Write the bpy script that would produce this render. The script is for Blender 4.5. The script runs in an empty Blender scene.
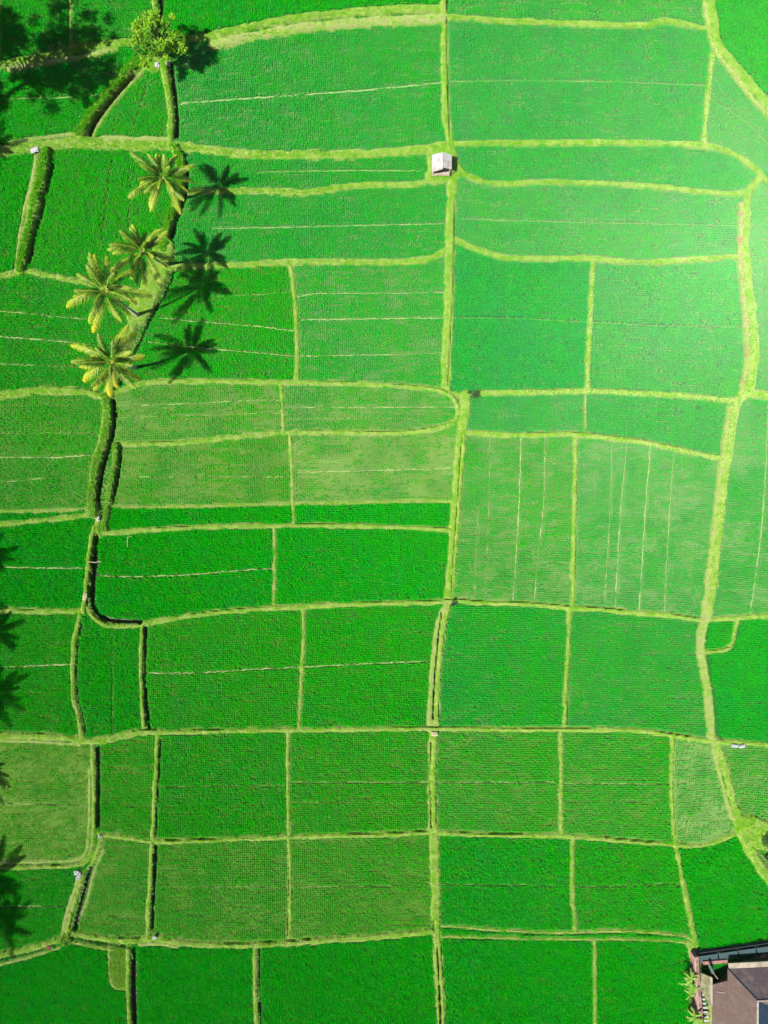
# ---------------------------------------------------------------- survey of the site
# plan coordinates: 1 unit = 0.13 m, x to the right, y down the plan, (384, 512) is the world origin
# kind: g grassy bund, s dry straw track, h tall grassy bank, d ditch; then width, bank height (m), points
LINES = [
 # central spine
 ('g',9,.34,[(442,-110),(443,-20),(444,20),(445,80),(446,120),(450,146),(453,165)]),
 ('d',2.2,.3,[(447,-110),(447,10)]),('d',1.5,.25,[(447,20),(447,60),(448,100),(450,140)]),
 ('g',12,.34,[(454,160),(452,185),(451,207),(449,240),(450,256),(449,300),(447,340),(445,385),(446,390)]),
 ('d',1.3,.22,[(455,190),(454,240),(453,290),(450,340),(448,386)]),
 ('g',12,.36,[(466,394),(464,410),(462,430),(459,460),(456,500),(453,545),(450,580),(448,602)]),
 ('d',1.3,.2,[(463,430),(460,460),(457,510),(453,560),(451,596)]),
 ('s',7,.32,[(447,603),(441,615),(436,640),(432,690),(430,728)]),('g',7,.36,[(449,603),(446,615),(441,640),(437,690),(436,728)]),
 ('d',2.0,.42,[(442,612),(438,640),(434,690),(433,718)]),
 ('g',11,.34,[(433,728),(432,768),(432,800),(433,832)]),('d',1.5,.35,[(431,742),(430,775),(431,826)]),
 ('g',11,.34,[(434,832),(435,870),(436,920),(437,942),(439,975),(442,1024),(444,1130)]),
 ('d',1.6,.35,[(434,920),(434,928)]),('d',2.0,.42,[(437,946),(439,975),(441,1024),(443,1130)]),
 # right hand curving bank
 ('g',12,.42,[(703,-110),(706,-30),(709,0),(713,28),(716,46),(729,60),(745,80),(759,97),(772,112),(800,140),(878,215)]),
 ('s',4,.34,[(703,0),(707,30),(712,50),(727,68),(742,88),(756,105),(768,118),(795,146),(878,232)]),
 ('g',6,.3,[(711,56),(709,80),(706,105),(704,125),(703,146)]),
 ('g',10,.4,[(758,180),(750,188),(746,200),(745,225),(744,256)]),('d',1.6,.25,[(753,188),(748,200)]),
 ('g',13,.42,[(744,256),(746,280),(750,310),(753,340),(753,370),(747,390),(742,396)]),
 ('s',5,.32,[(740,205),(740,230),(739,256),(741,280),(744,310),(746,340),(746,368),(741,386)]),
 ('g',11,.4,[(878,404),(800,402),(768,396),(745,393),(735,403),(731,425),(728,450),(724,470),(720,512),(717,540),(713,575),(710,600),(706,620)]),
 ('s',5,.32,[(729,408),(725,430),(722,455),(716,500),(711,545),(707,580),(703,614)]),
 ('s',9,.36,[(704,620),(700,632),(700,650),(702,665),(707,690),(709,712),(710,735),(714,741)]),
 ('d',1.3,.2,[(708,655),(709,675),(714,698),(716,720),(716,733),(722,739)]),
 ('g',5,.25,[(736,619),(734,632),(731,645),(725,650),(704,652)]),
 ('g',9,.42,[(714,740),(719,752),(724,768),(731,795),(738,820)]),('s',4,.34,[(713,748),(718,770),(725,797),(732,818)]),
 ('g',13,.45,[(738,820),(744,840),(752,855),(762,870),(775,888),(800,920),(878,1010)]),
 ('g',28,.45,[(748,828),(765,836),(800,842),(878,850)]),
 # level banks, top to bottom
 ('g',8,.36,[(446,18),(480,20),(512,22.5),(545,23.5),(600,25.5),(645,27),(655,24),(664,21.5),(679,24),(697,28),(711,30)]),
 ('g',10,.4,[(444,10),(420,9),(389,11),(339,14),(289,20),(256,26),(233,32),(205,38),(185,41),(150,42),(133,43),(115,44),(67,52),(33,60),(10,64),(-110,84)]),
 ('s',10,.28,[(442,20),(420,21),(389,22),(339,25),(289,30),(256,37),(233,41),(213,46)]),
 ('s',6,.24,[(115,49),(90,57),(67,60),(35,66),(10,70)]),
 ('g',15,.4,[(-110,172),(-40,160),(10,150),(40,147),(80,143),(120,144),(150,146)]),
 ('g',11,.4,[(150,146),(172,146),(210,151),(256,156),(300,156),(350,155),(400,153),(430,149),(452,145)]),
 ('s',5,.3,[(104,139),(130,140),(166,140)]),
 ('s',3,.3,[(10,143),(50,137),(82,134)]),
 ('g',8,.36,[(452,145),(480,144),(512,144),(600,143),(660,144),(703,146),(718,149),(733,154),(745,162),(757,172),(768,184),(790,206),(878,300)]),
 ('g',8,.34,[(184,192),(220,192),(256,191),(306,194),(339,188),(373,185),(399,187),(426,183),(435,178)]),
 ('g',5,.28,[(428,155),(430,165),(431,178)]),
 ('g',16,.32,[(433,178),(445,175),(455,172)]),('g',12,.3,[(450,148),(454,160),(456,170)]),
 ('g',7,.36,[(457,170),(470,178),(490,184),(512,184.5),(545,182.5),(600,184),(650,186.5),(700,192),(735,195.5),(748,191)]),
 ('g',8,.36,[(170,268),(190,267),(233,266),(256,264),(300,262),(370,263),(420,262),(438,257),(448,248)]),
 ('g',7,.36,[(453,238),(463,244),(475,249),(490,255),(512,259.5),(560,259),(592,258.5),(622,262),(652,263),(692,260),(742,257)]),
 ('g',7,.36,[(-110,300),(-40,286),(0,277),(13,274),(30,271),(50,276),(90,284),(125,290),(146,291)]),
 ('g',10,.36,[(-110,420),(-40,402),(0,396),(33,391),(60,390),(85,392),(106,397)]),
 ('g',6,.32,[(112,394),(122,390),(145,382),(200,381),(256,382),(300,383),(350,383.5),(400,386),(430,388.5),(450,392),(466,396)]),
 ('g',6,.32,[(436,389),(447,393),(456,400),(459,412),(456,421),(443,427),(416,432),(383,433),(339,432),(289,432),(256,435),(217,439),(183,443),(133,444),(114,444)]),
 ('g',7,.32,[(466,396),(478,393),(512,392.5),(560,392),(587,391.5),(640,393),(700,397),(722,400.5),(738,401)]),
 ('g',7,.32,[(461,432),(475,433),(512,435.5),(570,433.5),(590,435.5),(640,441),(690,452),(712,457),(726,457)]),
 ('g',3.6,.22,[(112,507),(167,507),(256,504.5),(289,504),(356,503),(406,501),(455,501)]),
 ('g',6,.3,[(101,533),(115,533),(150,529.5),(200,527),(256,525.5),(273,526),(296,525),(356,526),(410,527.5),(454,530)]),
 ('g',3.6,.2,[(-110,513),(0,511.5),(50,511),(93,509)]),
 ('g',6,.3,[(-110,538),(0,524.5),(33,521),(67,518),(96,514)]),
 ('g',6.5,.32,[(444,601),(456,600),(483,603),(512,603),(545,605),(572,608),(602,609),(645,614),(672,615),(699,620),(709,620),(729,618),(768,616),(878,612)]),
 ('g',6.5,.32,[(448,601),(436,602),(389,603),(341,604.5),(289,607),(256,608.5),(217,612),(180,617),(147,623),(133,626),(110,626),(99,622),(90,613)]),
 ('g',6.5,.32,[(-110,607),(0,610),(27,611),(60,611),(90,610)]),
 ('g',6,.32,[(157,732),(217,730.5),(256,730),(350,729),(430,728),(512,729),(562,729),(612,729),(645,730.5),(679,736),(712,741),(745,742),(768,745),(878,760)]),
 ('g',9,.34,[(-110,728),(0,735),(33,735),(65,737),(83,740),(100,741),(127,734),(145,731),(160,732)]),
 ('s',2.5,.3,[(0,740),(40,741),(80,744)]),
 ('g',6,.32,[(100,834),(120,836),(133,838),(155,841.5),(200,840),(256,837.5),(340,835),(400,833.5),(434,831)]),
 ('g',6,.32,[(-110,868),(0,867),(50,866),(80,865),(91,857),(94,842),(95,800),(94,770),(93,742)]),
 ('s',2.5,.26,[(0,862),(50,861),(80,860),(88,850),(90,820),(90,770)]),
 ('d',3.6,.5,[(98.5,747),(98.5,790),(98,826)]),
 ('g',6,.32,[(433,832),(470,834),(512,835),(560,835),(600,838),(640,841.5),(670,844),(700,846),(718,841),(740,830)]),
 ('g',9,.4,[(-110,978),(-40,962),(0,954),(33,947),(60,939),(74,932)]),('d',1.8,.3,[(0,959),(33,952),(58,946)]),('s',2.5,.3,[(-40,975),(0,964),(33,956),(60,947)]),
 ('g',8,.36,[(72,933),(90,936),(133,941),(155,936),(173,941),(200,944),(256,944.5),(323,939.5),(389,935),(429,930),(438,932)]),
 ('d',2.2,.35,[(78,937),(95,942),(130,947)]),('g',4,.34,[(72,941),(95,946),(112,949)]),
 ('s',4,.3,[(140,944),(160,942),(176,946)]),
 ('g',3.4,.28,[(434,927),(446,925),(480,928),(512,930),(545,932),(580,931.5),(612,930),(645,931),(680,934.5),(688,937),(696,941)]),
 ('g',3.4,.28,[(434,936),(460,936),(512,937.5),(579,938.5),(645,938.5),(688,941.5),(697,946)]),
 # upright banks, left to right
 ('s',4,.3,[(37,156),(34,178),(25,210),(18,256),(17,272)]),('h',9,.8,[(48,153),(46,172),(38,205),(30,235),(24,262),(22,271)]),('d',2.4,.45,[(53.5,160),(51.5,176),(43.5,208),(35.5,238),(29.5,264)]),
 ('h',10,.8,[(142,60),(128,75),(112,92),(99,109),(88,124),(81,135)]),('d',3.6,.5,[(134,76),(119,92),(106,108),(95,123),(90,135)]),('s',2.6,.26,[(144,70),(123,93),(110,109),(99,124),(94,136)]),
 ('g',7,.45,[(154,-110),(155,-30),(155,20),(160,50)]),('d',4.5,.6,[(161.5,-110),(161.5,28)]),
 ('g',9,.5,[(162,52),(165,75),(169,95),(172,120),(170,146)]),('d',3.6,.6,[(171.5,66),(174.5,90),(178,118),(176.5,138)]),
 ('g',18,.4,[(152,64),(162,60)]),
 ('h',9,.8,[(176,150),(181,158),(182,175),(180,195),(173,212),(166,235),(164,250)]),('d',3.4,.5,[(187.5,165),(187.5,185),(184.5,200),(178.5,217),(172,238)]),
 ('g',22,.6,[(164,250),(158,275),(146,300),(138,315)]),('g',14,.6,[(138,315),(128,338),(118,365),(112,385),(107,400)]),('d',3.0,.6,[(174,272),(170,285),(159,306),(148,324),(140,342),(131,362),(121,384)]),
 ('h',9,.75,[(106,396),(110,408),(109,425),(106,442),(99,460),(95,480),(93,505),(96,514)]),('d',3,.5,[(113,401),(115.5,412),(114,428),(111,445),(104.5,463),(100.5,482),(98.5,500)]),
 ('g',3,.3,[(103,395),(104,410),(103,425),(100,440),(93,460),(90,480),(88.5,505)]),
 ('h',6,.65,[(117,446),(117,460),(113,480),(110,500),(108,512),(105,530)]),('d',2,.4,[(121,450),(121,462),(117,482),(114,500)]),
 ('g',7,.36,[(100,512),(97,528),(100,535)]),
 ('g',6.5,.5,[(95,528),(91,545),(88,575),(86,600),(84,612)]),('d',4.6,.75,[(97,536),(95.5,555),(93.5,580),(92,600),(96,613),(108,620),(140,621.5)]),
 ('g',5.5,.34,[(81,612),(77,628),(74,645),(73,670),(73.5,698),(79,716),(83,738)]),('d',1.7,.3,[(81.5,625),(78,645),(76.5,670),(77.5,698),(83,714),(86,732)]),
 ('g',5.5,.42,[(143,626),(141.5,650),(141.5,690),(145,730)]),('d',3,.5,[(146,628),(145,650),(145,690),(147.5,712),(149.5,728)]),
 ('g',6,.34,[(158,733),(157,768),(155,800),(153,840)]),('d',1.8,.35,[(160.5,740),(159.5,770),(157.5,800),(156,834)]),
 ('g',6.5,.42,[(153,842),(151,880),(149,910),(149,937)]),('d',2.8,.5,[(156,846),(154.5,880),(152.5,928)]),
 ('g',6,.36,[(103,834),(99,848),(95,860),(90,868)]),('g',5,.36,[(84,872),(81,885),(77,897),(72,912),(68,932)]),('s',4,.32,[(80,874),(77,885),(73,897),(68,912),(63,934)]),
 ('d',4,.6,[(92,867),(88,878),(84.5,893),(79.5,910),(75.5,928)]),('s',2.4,.25,[(104,850),(97,864),(92,880),(88,900),(81,915)]),
 ('g',4.5,.34,[(128.5,944),(128.5,990),(130,1024),(131,1130)]),('d',5,.7,[(134,949),(134,990),(135,1024),(136,1130)]),
 ('g',3,.22,[(109.5,946),(110,988),(128,988.5)]),
 ('g',4,.28,[(274,526),(275,550),(274.5,575),(274,606)]),('g',4.4,.28,[(303,606),(304,640),(302,665),(301,690),(299,729)]),
 ('g',4.4,.28,[(288,731),(288,768),(288,800),(289,836),(289.5,870),(288.5,940)]),('d',1.4,.3,[(288.5,850),(289,880),(288,936)]),
 ('g',5,.3,[(255,945),(255,980),(257,1024),(258,1130)]),('d',2,.45,[(259.5,949),(259.5,980),(261,1024),(262,1130)]),
 ('g',6,.3,[(290,264),(293,280),(296,310),(297,340),(297,382)]),('g',4.5,.28,[(281,383),(283,410),(284,433)]),('g',4,.28,[(290,433),(292,470),(293,504),(294.5,526)]),
 ('g',6,.3,[(593,259),(591,290),(589,330),(587,370),(587,391)]),('g',2.4,.2,[(585,391),(584,434)]),
 ('g',6,.3,[(575,435),(575,470),(574,512),(573,560),(572,607)]),('g',5.5,.3,[(569.5,609),(567,660),(565,700),(564,729)]),('d',1,.18,[(571,620),(569,660),(567,724)]),
 ('g',4.4,.28,[(560,729),(561,768),(560,800),(561,835)]),('g',5.5,.3,[(672,736),(671,768),(671,800),(673,825),(675,845)]),
 ('g',6,.3,[(675,846),(680,870),(685,895),(690,920),(695,945),(697,962)]),('s',4,.28,[(688,942),(692,960),(690,980),(692,1010)]),
 ('g',5,.28,[(572,837),(571.5,870),(572,900),(575,930)]),('g',4.5,.28,[(594,939),(594,980),(594.5,1024),(595,1130)]),
 ('g',3,.22,[(71,-110),(71,47)]),('g',3.4,.24,[(-1,-110),(0,60)]),
 ('g',3,.3,[(102,836),(97,832)]),
 ('g',22,.3,[(441,152),(441,172)]),('g',8,.3,[(38,162),(33,195),(26,235),(22,262)]),
 ('g',5,.26,[(694,945),(697,953),(730,950),(768,945),(878,932)]),
 ('s',6,.24,[(694,952),(695,985),(698,1010),(702,1040),(706,1130)]),
 ('s',160,.2,[(781,1032),(900,1020)]),('s',160,.2,[(783,1060),(900,1060)]),
]
# thin bare strips between the rice rows: points then strength
FURROWS = [
 ([(180,104),(256,98),(350,92),(443,83)],1),([(447,82),(512,81),(620,82),(705,86)],.6),([(256,173),(320,171),(420,171)],.6),
 ([(212,229),(256,228),(350,226),(444,224)],.8),([(459,219),(512,221),(650,224),(740,226)],.6),
 ([(160,318),(200,322),(256,326),(294,331)],.9),([(-60,308),(0,311),(20,313),(100,321)],.8),([(-60,332),(0,337),(33,339),(95,345)],1),([(148,342),(180,346),(233,351),(294,356)],.9),([(-60,360),(0,364),(93,368)],.7),
 ([(215,296),(256,295),(290,292)],.5),([(297,297),(316,293),(389,294),(447,292)],.8),([(298,320),(356,319),(447,318)],.9),([(453,318),(512,318),(587,322)],.6),([(592,322),(652,326),(740,327)],.6),([(299,356),(389,355),(443,353)],.8),
 ([(117,406),(183,404),(256,400),(281,400)],.8),([(117,418),(233,414),(281,413)],.5),([(0,433),(95,433)],.4),([(-60,456),(0,457),(50,458),(92,455)],.9),([(-60,485),(0,482),(47,478)],.7),([(122,477),(200,477),(290,477)],.6),
 ([(286,407),(370,407.5),(456,407)],.7),([(285,419),(456,418)],.35),([(296,472),(356,471),(456,468)],.9),([(294,461),(306,461),(345,462)],.5),
 ([(-60,568),(0,567),(33,568),(87,568)],1),([(99,576),(143,577),(200,574),(256,569),(273,569)],1),([(-60,670),(0,667),(33,666),(72,664)],1),([(148,673),(197,673),(256,669),(300,667)],1),([(304,667),(356,664),(432,661)],1),([(112,630),(113,732)],.4),
 ([(521,438),(519,512),(513,600)],0.95),([(545,438),(544,512),(539,540),(534,605)],0.85),([(490,438),(489,512),(485,600)],0.65),([(478,512),(474,600)],0.65),([(627,443),(620,512),(615,607)],0.85),([(612,443),(610,512),(604,605)],0.65),([(650,445),(645,512),(639,612)],.9),([(674,450),(669,512),(664,612)],0.75),([(768,402),(764,512),(750,614)],.8),
 ([(-60,802),(0,803),(33,804),(91,806)],.7),([(161,787),(200,786),(286,785)],.5),([(157,886),(287,887)],.5),([(0,906),(73,906)],.7),
 ([(291,782),(430,782)],.7),([(438,782),(512,782),(558,782)],.7),([(291,802),(430,803)],.5),([(292,887),(360,886),(432,884)],.6),([(439,884),(512,884),(570,885)],.5),([(563,783),(669,784)],.6),([(563,800),(640,801)],.4),([(575,887),(655,884),(682,881)],.6),
 ([(706,98),(745,120),(768,145)],.5),([(150,80),(129,139)],.5),([(112,160),(100,250)],.5),([(135,160),(128,230)],.4),([(0,98),(40,99),(110,95)],.7),
]

# plots of rice: a point inside, what singles it out, hue, weak growth, row angle, dryness (hue and dryness also paint the upper right glow)
PLOTS = [
 ((40,25),'shaded rice plot filling the top left corner of the picture',0.13,0.212,0,0),
 ((100,15),'shaded rice plot directly above the straw bank left of the leafy tree',0.13,0.255,0,0),
 ((300,3),'rice strip at the top edge above the wide straw coloured bank',0.13,0.085,0,0),
 ((580,8),'pale rice strip along the top edge left of the curving bank',0.45,0.297,0,0.105),
 ((750,10),'smooth bright rice plot in the top right corner outside the curving bank',0.17,0.085,30,0),
 ((576,60),'big blue green plot crossed by one faint strip, above and right of the hut',0.69,0.255,0,0.07),
 ((313,70),'big plot below the wide straw coloured bank, right of the leafy tree',0.49,0.297,-3,0),
 ((50,115),'rice plot dappled by tree shadow, above the wide left bank',0.13,0.17,-2,0),
 ((740,125),'corner plot with slanting rice rows inside the curving bank',0.69,0.383,38,0.14),
 ((130,125),'small triangular rice plot under the leafy tree',0.13,0.255,-70,0),
 ((600,165),'long thin rice strip directly right of the hut',0.61,0.212,0,0.07),
 ((90,230),'rice plot left of the topmost palm, right of the diagonal hedge bank',0.09,0.212,-78,0.035),
 ((350,163),'thin rice strip directly left of the hut',0.37,0.255,0,0),
 ((8,210),'rice plot on the left edge, left of the diagonal hedge bank',0.09,0.128,-78,0),
 ((595,210),'long rice strip below and right of the hut, second under the thin one',0.65,0.297,0,0.126),
 ((775,300),'pale rice plot on the right edge beside the red earth bank',0.73,0.425,20,0.266),
 ((350,210),'long rice strip below and left of the hut, reached by two palm shadows',0.45,0.255,0,0.028),
 ((520,290),'even blue green plot right of the central bank, crossed by one faint strip',0.72,0.085,0,0.028),
 ((371,310),'rice plot with three bare strips, left of the central bank',0.41,0.383,-1,0),
 ((667,300),'large pale blue green plot left of the red earth bank',0.72,0.212,2,0.175),
 ((240,315),'rice plot with slanting strips beneath the two lowest palm shadows',0.13,0.255,4,0),
 ((40,350),'rice plot with three strips left of the lowest palm',0.09,0.255,1,0),
 ((200,395),'thin weak rice strip below the lowest palm shadow',0.17,0.637,-1,0.035),
 ((400,412),'weak rice strip inside the rounded end of the curling bank',0.29,0.595,0,0.035),
 ((40,450),'patchy rice plot at the left edge beside the tall grassy bank',0.13,0.468,-1,0.035),
 ((527,413),'short rice strip right of the round dark bush',0.69,0.297,0,0.07),
 ((658,420),'wedge shaped strip narrowing towards the right hand earth bank',0.73,0.212,3,0.112),
 ((768,510),'rice plot with one upright strip at the right edge',0.53,0.468,5,0.084),
 ((373,480),'palest patchy plot with rice rows showing, left of the central bank',0.21,0.807,0,0.07),
 ((206,490),'patchy plot between the twin tall banks and the palest plot',0.13,0.637,0,0.056),
 ((530,520),'weak yellowish plot with upright bare strips, right of the central bank',0.33,0.552,1,0.056),
 ((642,520),'large plot with several upright bare strips, left of the right earth bank',0.53,0.51,1,0.084),
 ((377,513),'thin dense dark strip under the palest patchy plot',0.09,0,0,0),
 ((198,516),'thin dense dark strip left of its twin, beside the tall banks',0.05,0,0,0),
 ((10,518),'sliver of dense rice between two thin banks at the left edge',0.05,0.0425,0,0),
 ((40,560),'dense plot with one white strip left of the deep curved ditch',0.05,0.0425,0,0),
 ((370,560),'dense dark plot without strips, under the thin dark strips',0.09,0.051,0,0),
 ((180,555),'dense dark plot inside the curve of the deep ditch',0.05,0.034,-3,0),
 ((503,650),'dense plot without strips right of the split central track',0.33,0.212,0,0),
 ((368,640),'dense plot with one bare strip, left of the split central track',0.05,0.212,-2,0),
 ((20,690),'plot crossed by a white strip and two palm frond shadows at the left edge',0.05,0.212,0,0),
 ((225,650),'plot with yellowed streaks and one strip, right of the narrow upright plot',0.05,0.255,-1,0.021),
 ((634,660),'dense plot with faint pale columns, left of the dry winding track',0.37,0.297,0,0),
 ((120,680),'narrow upright plot between two ditches under the curved ditch',0.05,0.102,0,0),
 ((750,690),'dense plot right of the dry winding track, around the tiny square plot',0.25,0.051,0,0),
 ((717,634),'tiny square rice plot in the corner of the winding track',0.21,0.085,0,0),
 ((350,760),'plot with two thin strips directly left of the lower central bank',0.05,0.34,0,0.035),
 ((40,770),'yellowish patchy plot at the left edge above the white rubbish heap',0.05,0.722,0,0.084),
 ((498,760),'patchy plot directly right of the lower central bank, one thin strip',0.13,0.425,0,0.035),
 ((616,765),'patchy plot with two thin strips, left of the narrow pale wedge',0.17,0.425,0,0.021),
 ((222,765),'fairly dense plot with one strip, second from the lower central bank',0.05,0.255,0,0),
 ((127,780),'small upright plot right of a dark ditch, beside the yellowish patchy plot',0.05,0.425,0,0.042),
 ((695,780),'pale weak wedge of rice beside the slanting bright bank',0.33,0.722,-4,0.035),
 ((765,775),'patchy plot under the white sacks on the right edge',0.25,0.595,4,0.035),
 ((350,860),'yellowish plot with a pale corner, lower left of the central bank',0.05,0.51,0,0.056),
 ((500,860),'dense plot with faint strip, lower right of the central bank',0.13,0.128,0,0),
 ((735,920),'dense plot above the brown roofed house',0.05,0.068,0,0),
 ((640,990),'dense bottom edge plot left of the brown roofed house',0.05,0.0255,0,0),
 ((110,890),'yellowish plot right of the white rubbish heap',0.05,0.51,0,0.07),
 ((222,860),'yellowish plot with one strip between two upright ditches in the second lowest row',0.05,0.468,0,0.049),
 ((627,860),'dense plot with a broken strip, left of the slanting bank above the house',0.09,0.212,0,0),
 ((50,890),'plot half covered by palm shadow, left of the white rubbish heap',0.05,0.212,0,0),
 ((490,932.5),'hair thin rice strip between twin banks, right of the central bank',0.05,0.0425,0,0),
 ((350,990),'dense bottom edge plot directly left of the central bank',0.05,0.0425,0,0),
 ((50,1000),'dense bottom edge plot in the lower left corner',0.05,0.017,0,0),
 ((519,990),'dense bottom edge plot directly right of the central bank',0.09,0.0255,0,0),
 ((195,990),'dense bottom edge plot right of the small yellow patch',0.05,0.034,0,0),
 ((118,966),'tiny yellow rice patch beside a black ditch at the bottom edge',0,.6,0,1.1),
]
import numpy as np
U = 0.13
STEP = 1.3
X0, X1, Y0, Y1 = -106.0, 874.0, -106.0, 1130.0
NX = int((X1-X0)/STEP)+1; NY = int((Y1-Y0)/STEP)+1
gx = X0+STEP*np.arange(NX); gy = Y0+STEP*np.arange(NY)
rng = np.random.default_rng(7)
def vnoise(x, y, cell, seed):
    'smooth value noise in 0..1 at plan coordinates'
    r = np.random.default_rng(seed); T = r.random((256, 256))
    u = np.asarray(x)/cell+1000; v = np.asarray(y)/cell+1000
    i = np.floor(u).astype(int); j = np.floor(v).astype(int); fu = u-i; fv = v-j
    fu = fu*fu*(3-2*fu); fv = fv*fv*(3-2*fv)
    a = T[i % 256, j % 256]; b = T[(i+1) % 256, j % 256]; c = T[i % 256, (j+1) % 256]; d = T[(i+1) % 256, (j+1) % 256]
    return (a*(1-fu)+b*fu)*(1-fv)+(c*(1-fu)+d*fu)*fv
def smooth(pts, n=3):
    p = np.array(pts, float)
    if len(p) < 3: return p
    for _ in range(n-1):
        q = [p[0]]
        for a, b in zip(p[:-1], p[1:]): q += [a*.75+b*.25, a*.25+b*.75]
        q.append(p[-1]); p = np.array(q)
    return p
def seg_dist(px, py, a, b):
    ab = b-a; L = max(ab@ab, 1e-9)
    t = np.clip(((px-a[0])*ab[0]+(py-a[1])*ab[1])/L, 0, 1)
    return np.hypot(px-a[0]-t*ab[0], py-a[1]-t*ab[1])
def line_dist(P, reach):
    'distance field of a polyline on the grid, windowed: yields window slices and distances'
    x0, y0 = P.min(0)-reach; x1, y1 = P.max(0)+reach
    i0 = max(0, int((x0-X0)/STEP)); i1 = min(NX, int((x1-X0)/STEP)+2); j0 = max(0, int((y0-Y0)/STEP)); j1 = min(NY, int((y1-Y0)/STEP)+2)
    if i1 <= i0 or j1 <= j0: return None
    D = np.full((j1-j0, i1-i0), 1e6)
    for a, b in zip(P[:-1], P[1:]):
        sx0 = min(a[0], b[0])-reach; sx1 = max(a[0], b[0])+reach; sy0 = min(a[1], b[1])-reach; sy1 = max(a[1], b[1])+reach
        k0 = max(i0, int((sx0-X0)/STEP)); k1 = min(i1, int((sx1-X0)/STEP)+2); l0 = max(j0, int((sy0-Y0)/STEP)); l1 = min(j1, int((sy1-Y0)/STEP)+2)
        if k1 <= k0 or l1 <= l0: continue
        d = seg_dist(gx[None, k0:k1], gy[l0:l1, None], a, b)
        w = D[l0-j0:l1-j0, k0-i0:k1-i0]; np.minimum(w, d, out=w)
    return slice(j0, j1), slice(i0, i1), D
def shade_grooves():
    'an added thin dark groove for the shaded side of the larger lower banks, broken here and there'
    out = []
    for kind, w, h, pts in LINES:
        if kind != 'g' or not 5 <= w < 12 or np.mean([p[1] for p in pts]) < 375: continue
        P = smooth(pts); Q = []
        for a, b in zip(P[:-1], P[1:]):
            m = max(1, int(np.hypot(*(b-a))/3)); Q += [a+(b-a)*t/m for t in range(m)]
        Q = np.array(Q+[P[-1]])
        if len(Q) < 10: continue
        T = np.gradient(Q, axis=0); T /= np.maximum(np.hypot(T[:, 0], T[:, 1]), 1e-6)[:, None]; Nn = np.stack([-T[:, 1], T[:, 0]], -1)
        Nn *= np.where(Nn[:, :1]*.8-Nn[:, 1:]*.6 < 0, -1, 1); S = Q+Nn*w*.34
        on = vnoise(S[:, 0], S[:, 1], 34, 44) > .47; i = 0
        while i < len(S):
            j = i
            while j < len(S) and on[j]: j += 1
            if j-i > 7: out.append(('d', 1.05, .17, [tuple(q) for q in S[i+1:j-1:2]]))
            i = max(j, i+1)
    return out
LINES += shade_grooves()  # added dark grooves that draw the shaded edge of the banks
GX, GY = np.meshgrid(gx, gy)
wob = (vnoise(GX, GY, 9, 1)-.5)*1.8+(vnoise(GX, GY, 3.5, 2)-.5)*1.4       # ragged edges
score = np.full((NY, NX), -1e3); owner = np.full((NY, NX), -1, int)
BH = np.zeros((NY, NX)); DH = np.zeros((NY, NX)); straw = np.zeros((NY, NX)); tall = np.zeros((NY, NX)); dscore = np.full((NY, NX), -1e3); downer = np.full((NY, NX), -1, int)
for k, (kind, w, h, pts) in enumerate(LINES):
    if kind == 'g' and w < 16: w = w*.76
    P = smooth(pts); r = line_dist(P, w/2+5)
    if r is None: continue
    sj, si, D = r
    if kind == 'd':
        s = w/2-D+.7*wob[sj, si]*min(1, w/3)
        m = s > dscore[sj, si]; dscore[sj, si][m] = s[m]; downer[sj, si][m] = k
        DH[sj, si] = np.maximum(DH[sj, si], h*np.clip(s/1.2+.35, 0, 1))
    else:
        s = w/2-D+wob[sj, si]*min(1, w/7)
        m = s > score[sj, si]; score[sj, si][m] = s[m]; owner[sj, si][m] = k
        BH[sj, si] = np.maximum(BH[sj, si], h*np.clip(s/2.2+.25, 0, 1)**.8)
        if kind == 's': straw[sj, si] = np.maximum(straw[sj, si], np.clip(s/1.2+.2, 0, 1))
        if kind == 'h': tall[sj, si] = np.maximum(tall[sj, si], np.clip(s/1.5, 0, 1))
bund = np.clip(score/1.0+.5, 0, 1)
ditch = np.clip(dscore/.8+.5, 0, 1)
# ---- label the plots between the banks (flood fill)
free = (score < -.3) & (dscore < -.3)
lab = np.full((NY, NX), -1, int); plots = []
for j in range(NY):
    for i in np.nonzero(free[j] & (lab[j] < 0))[0]:
        if lab[j, i] >= 0: continue
        n = len(plots); st = [(j, i)]; lab[j, i] = n; cnt = 0
        while st:
            a, b = st.pop(); cnt += 1
            if a > 0 and free[a-1, b] and lab[a-1, b] < 0: lab[a-1, b] = n; st.append((a-1, b))
            if a < NY-1 and free[a+1, b] and lab[a+1, b] < 0: lab[a+1, b] = n; st.append((a+1, b))
            if b > 0 and free[a, b-1] and lab[a, b-1] < 0: lab[a, b-1] = n; st.append((a, b-1))
            if b < NX-1 and free[a, b+1] and lab[a, b+1] < 0: lab[a, b+1] = n; st.append((a, b+1))
        plots.append(cnt)
RICE_DEEP = (.0003, .350, .0006); RICE_BLUE = (.002, .262, .043); RICE_LIGHT = (.004, .330, .001); RICE_DRY_A = (.175, .290, .020); RICE_DRY_GLOW = (.190, .330, .088)  # blue and pale dry tones also paint the sun glow at upper right
GRASS_A = (.125, .325, .008); GRASS_B = (.250, .395, .085); GRASS_DRY = (.310, .355, .150); GRASS_TALL = (.050, .240, .002)
MUD_WET = (.0006, .085, .002); MUD_WET_B = (.004, .115, .020); MUD_PALE_A = (.100, .190, .018); MUD_PALE_B = (.180, .275, .110)
EXPO = 1.36
HAZE = .00003
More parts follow.
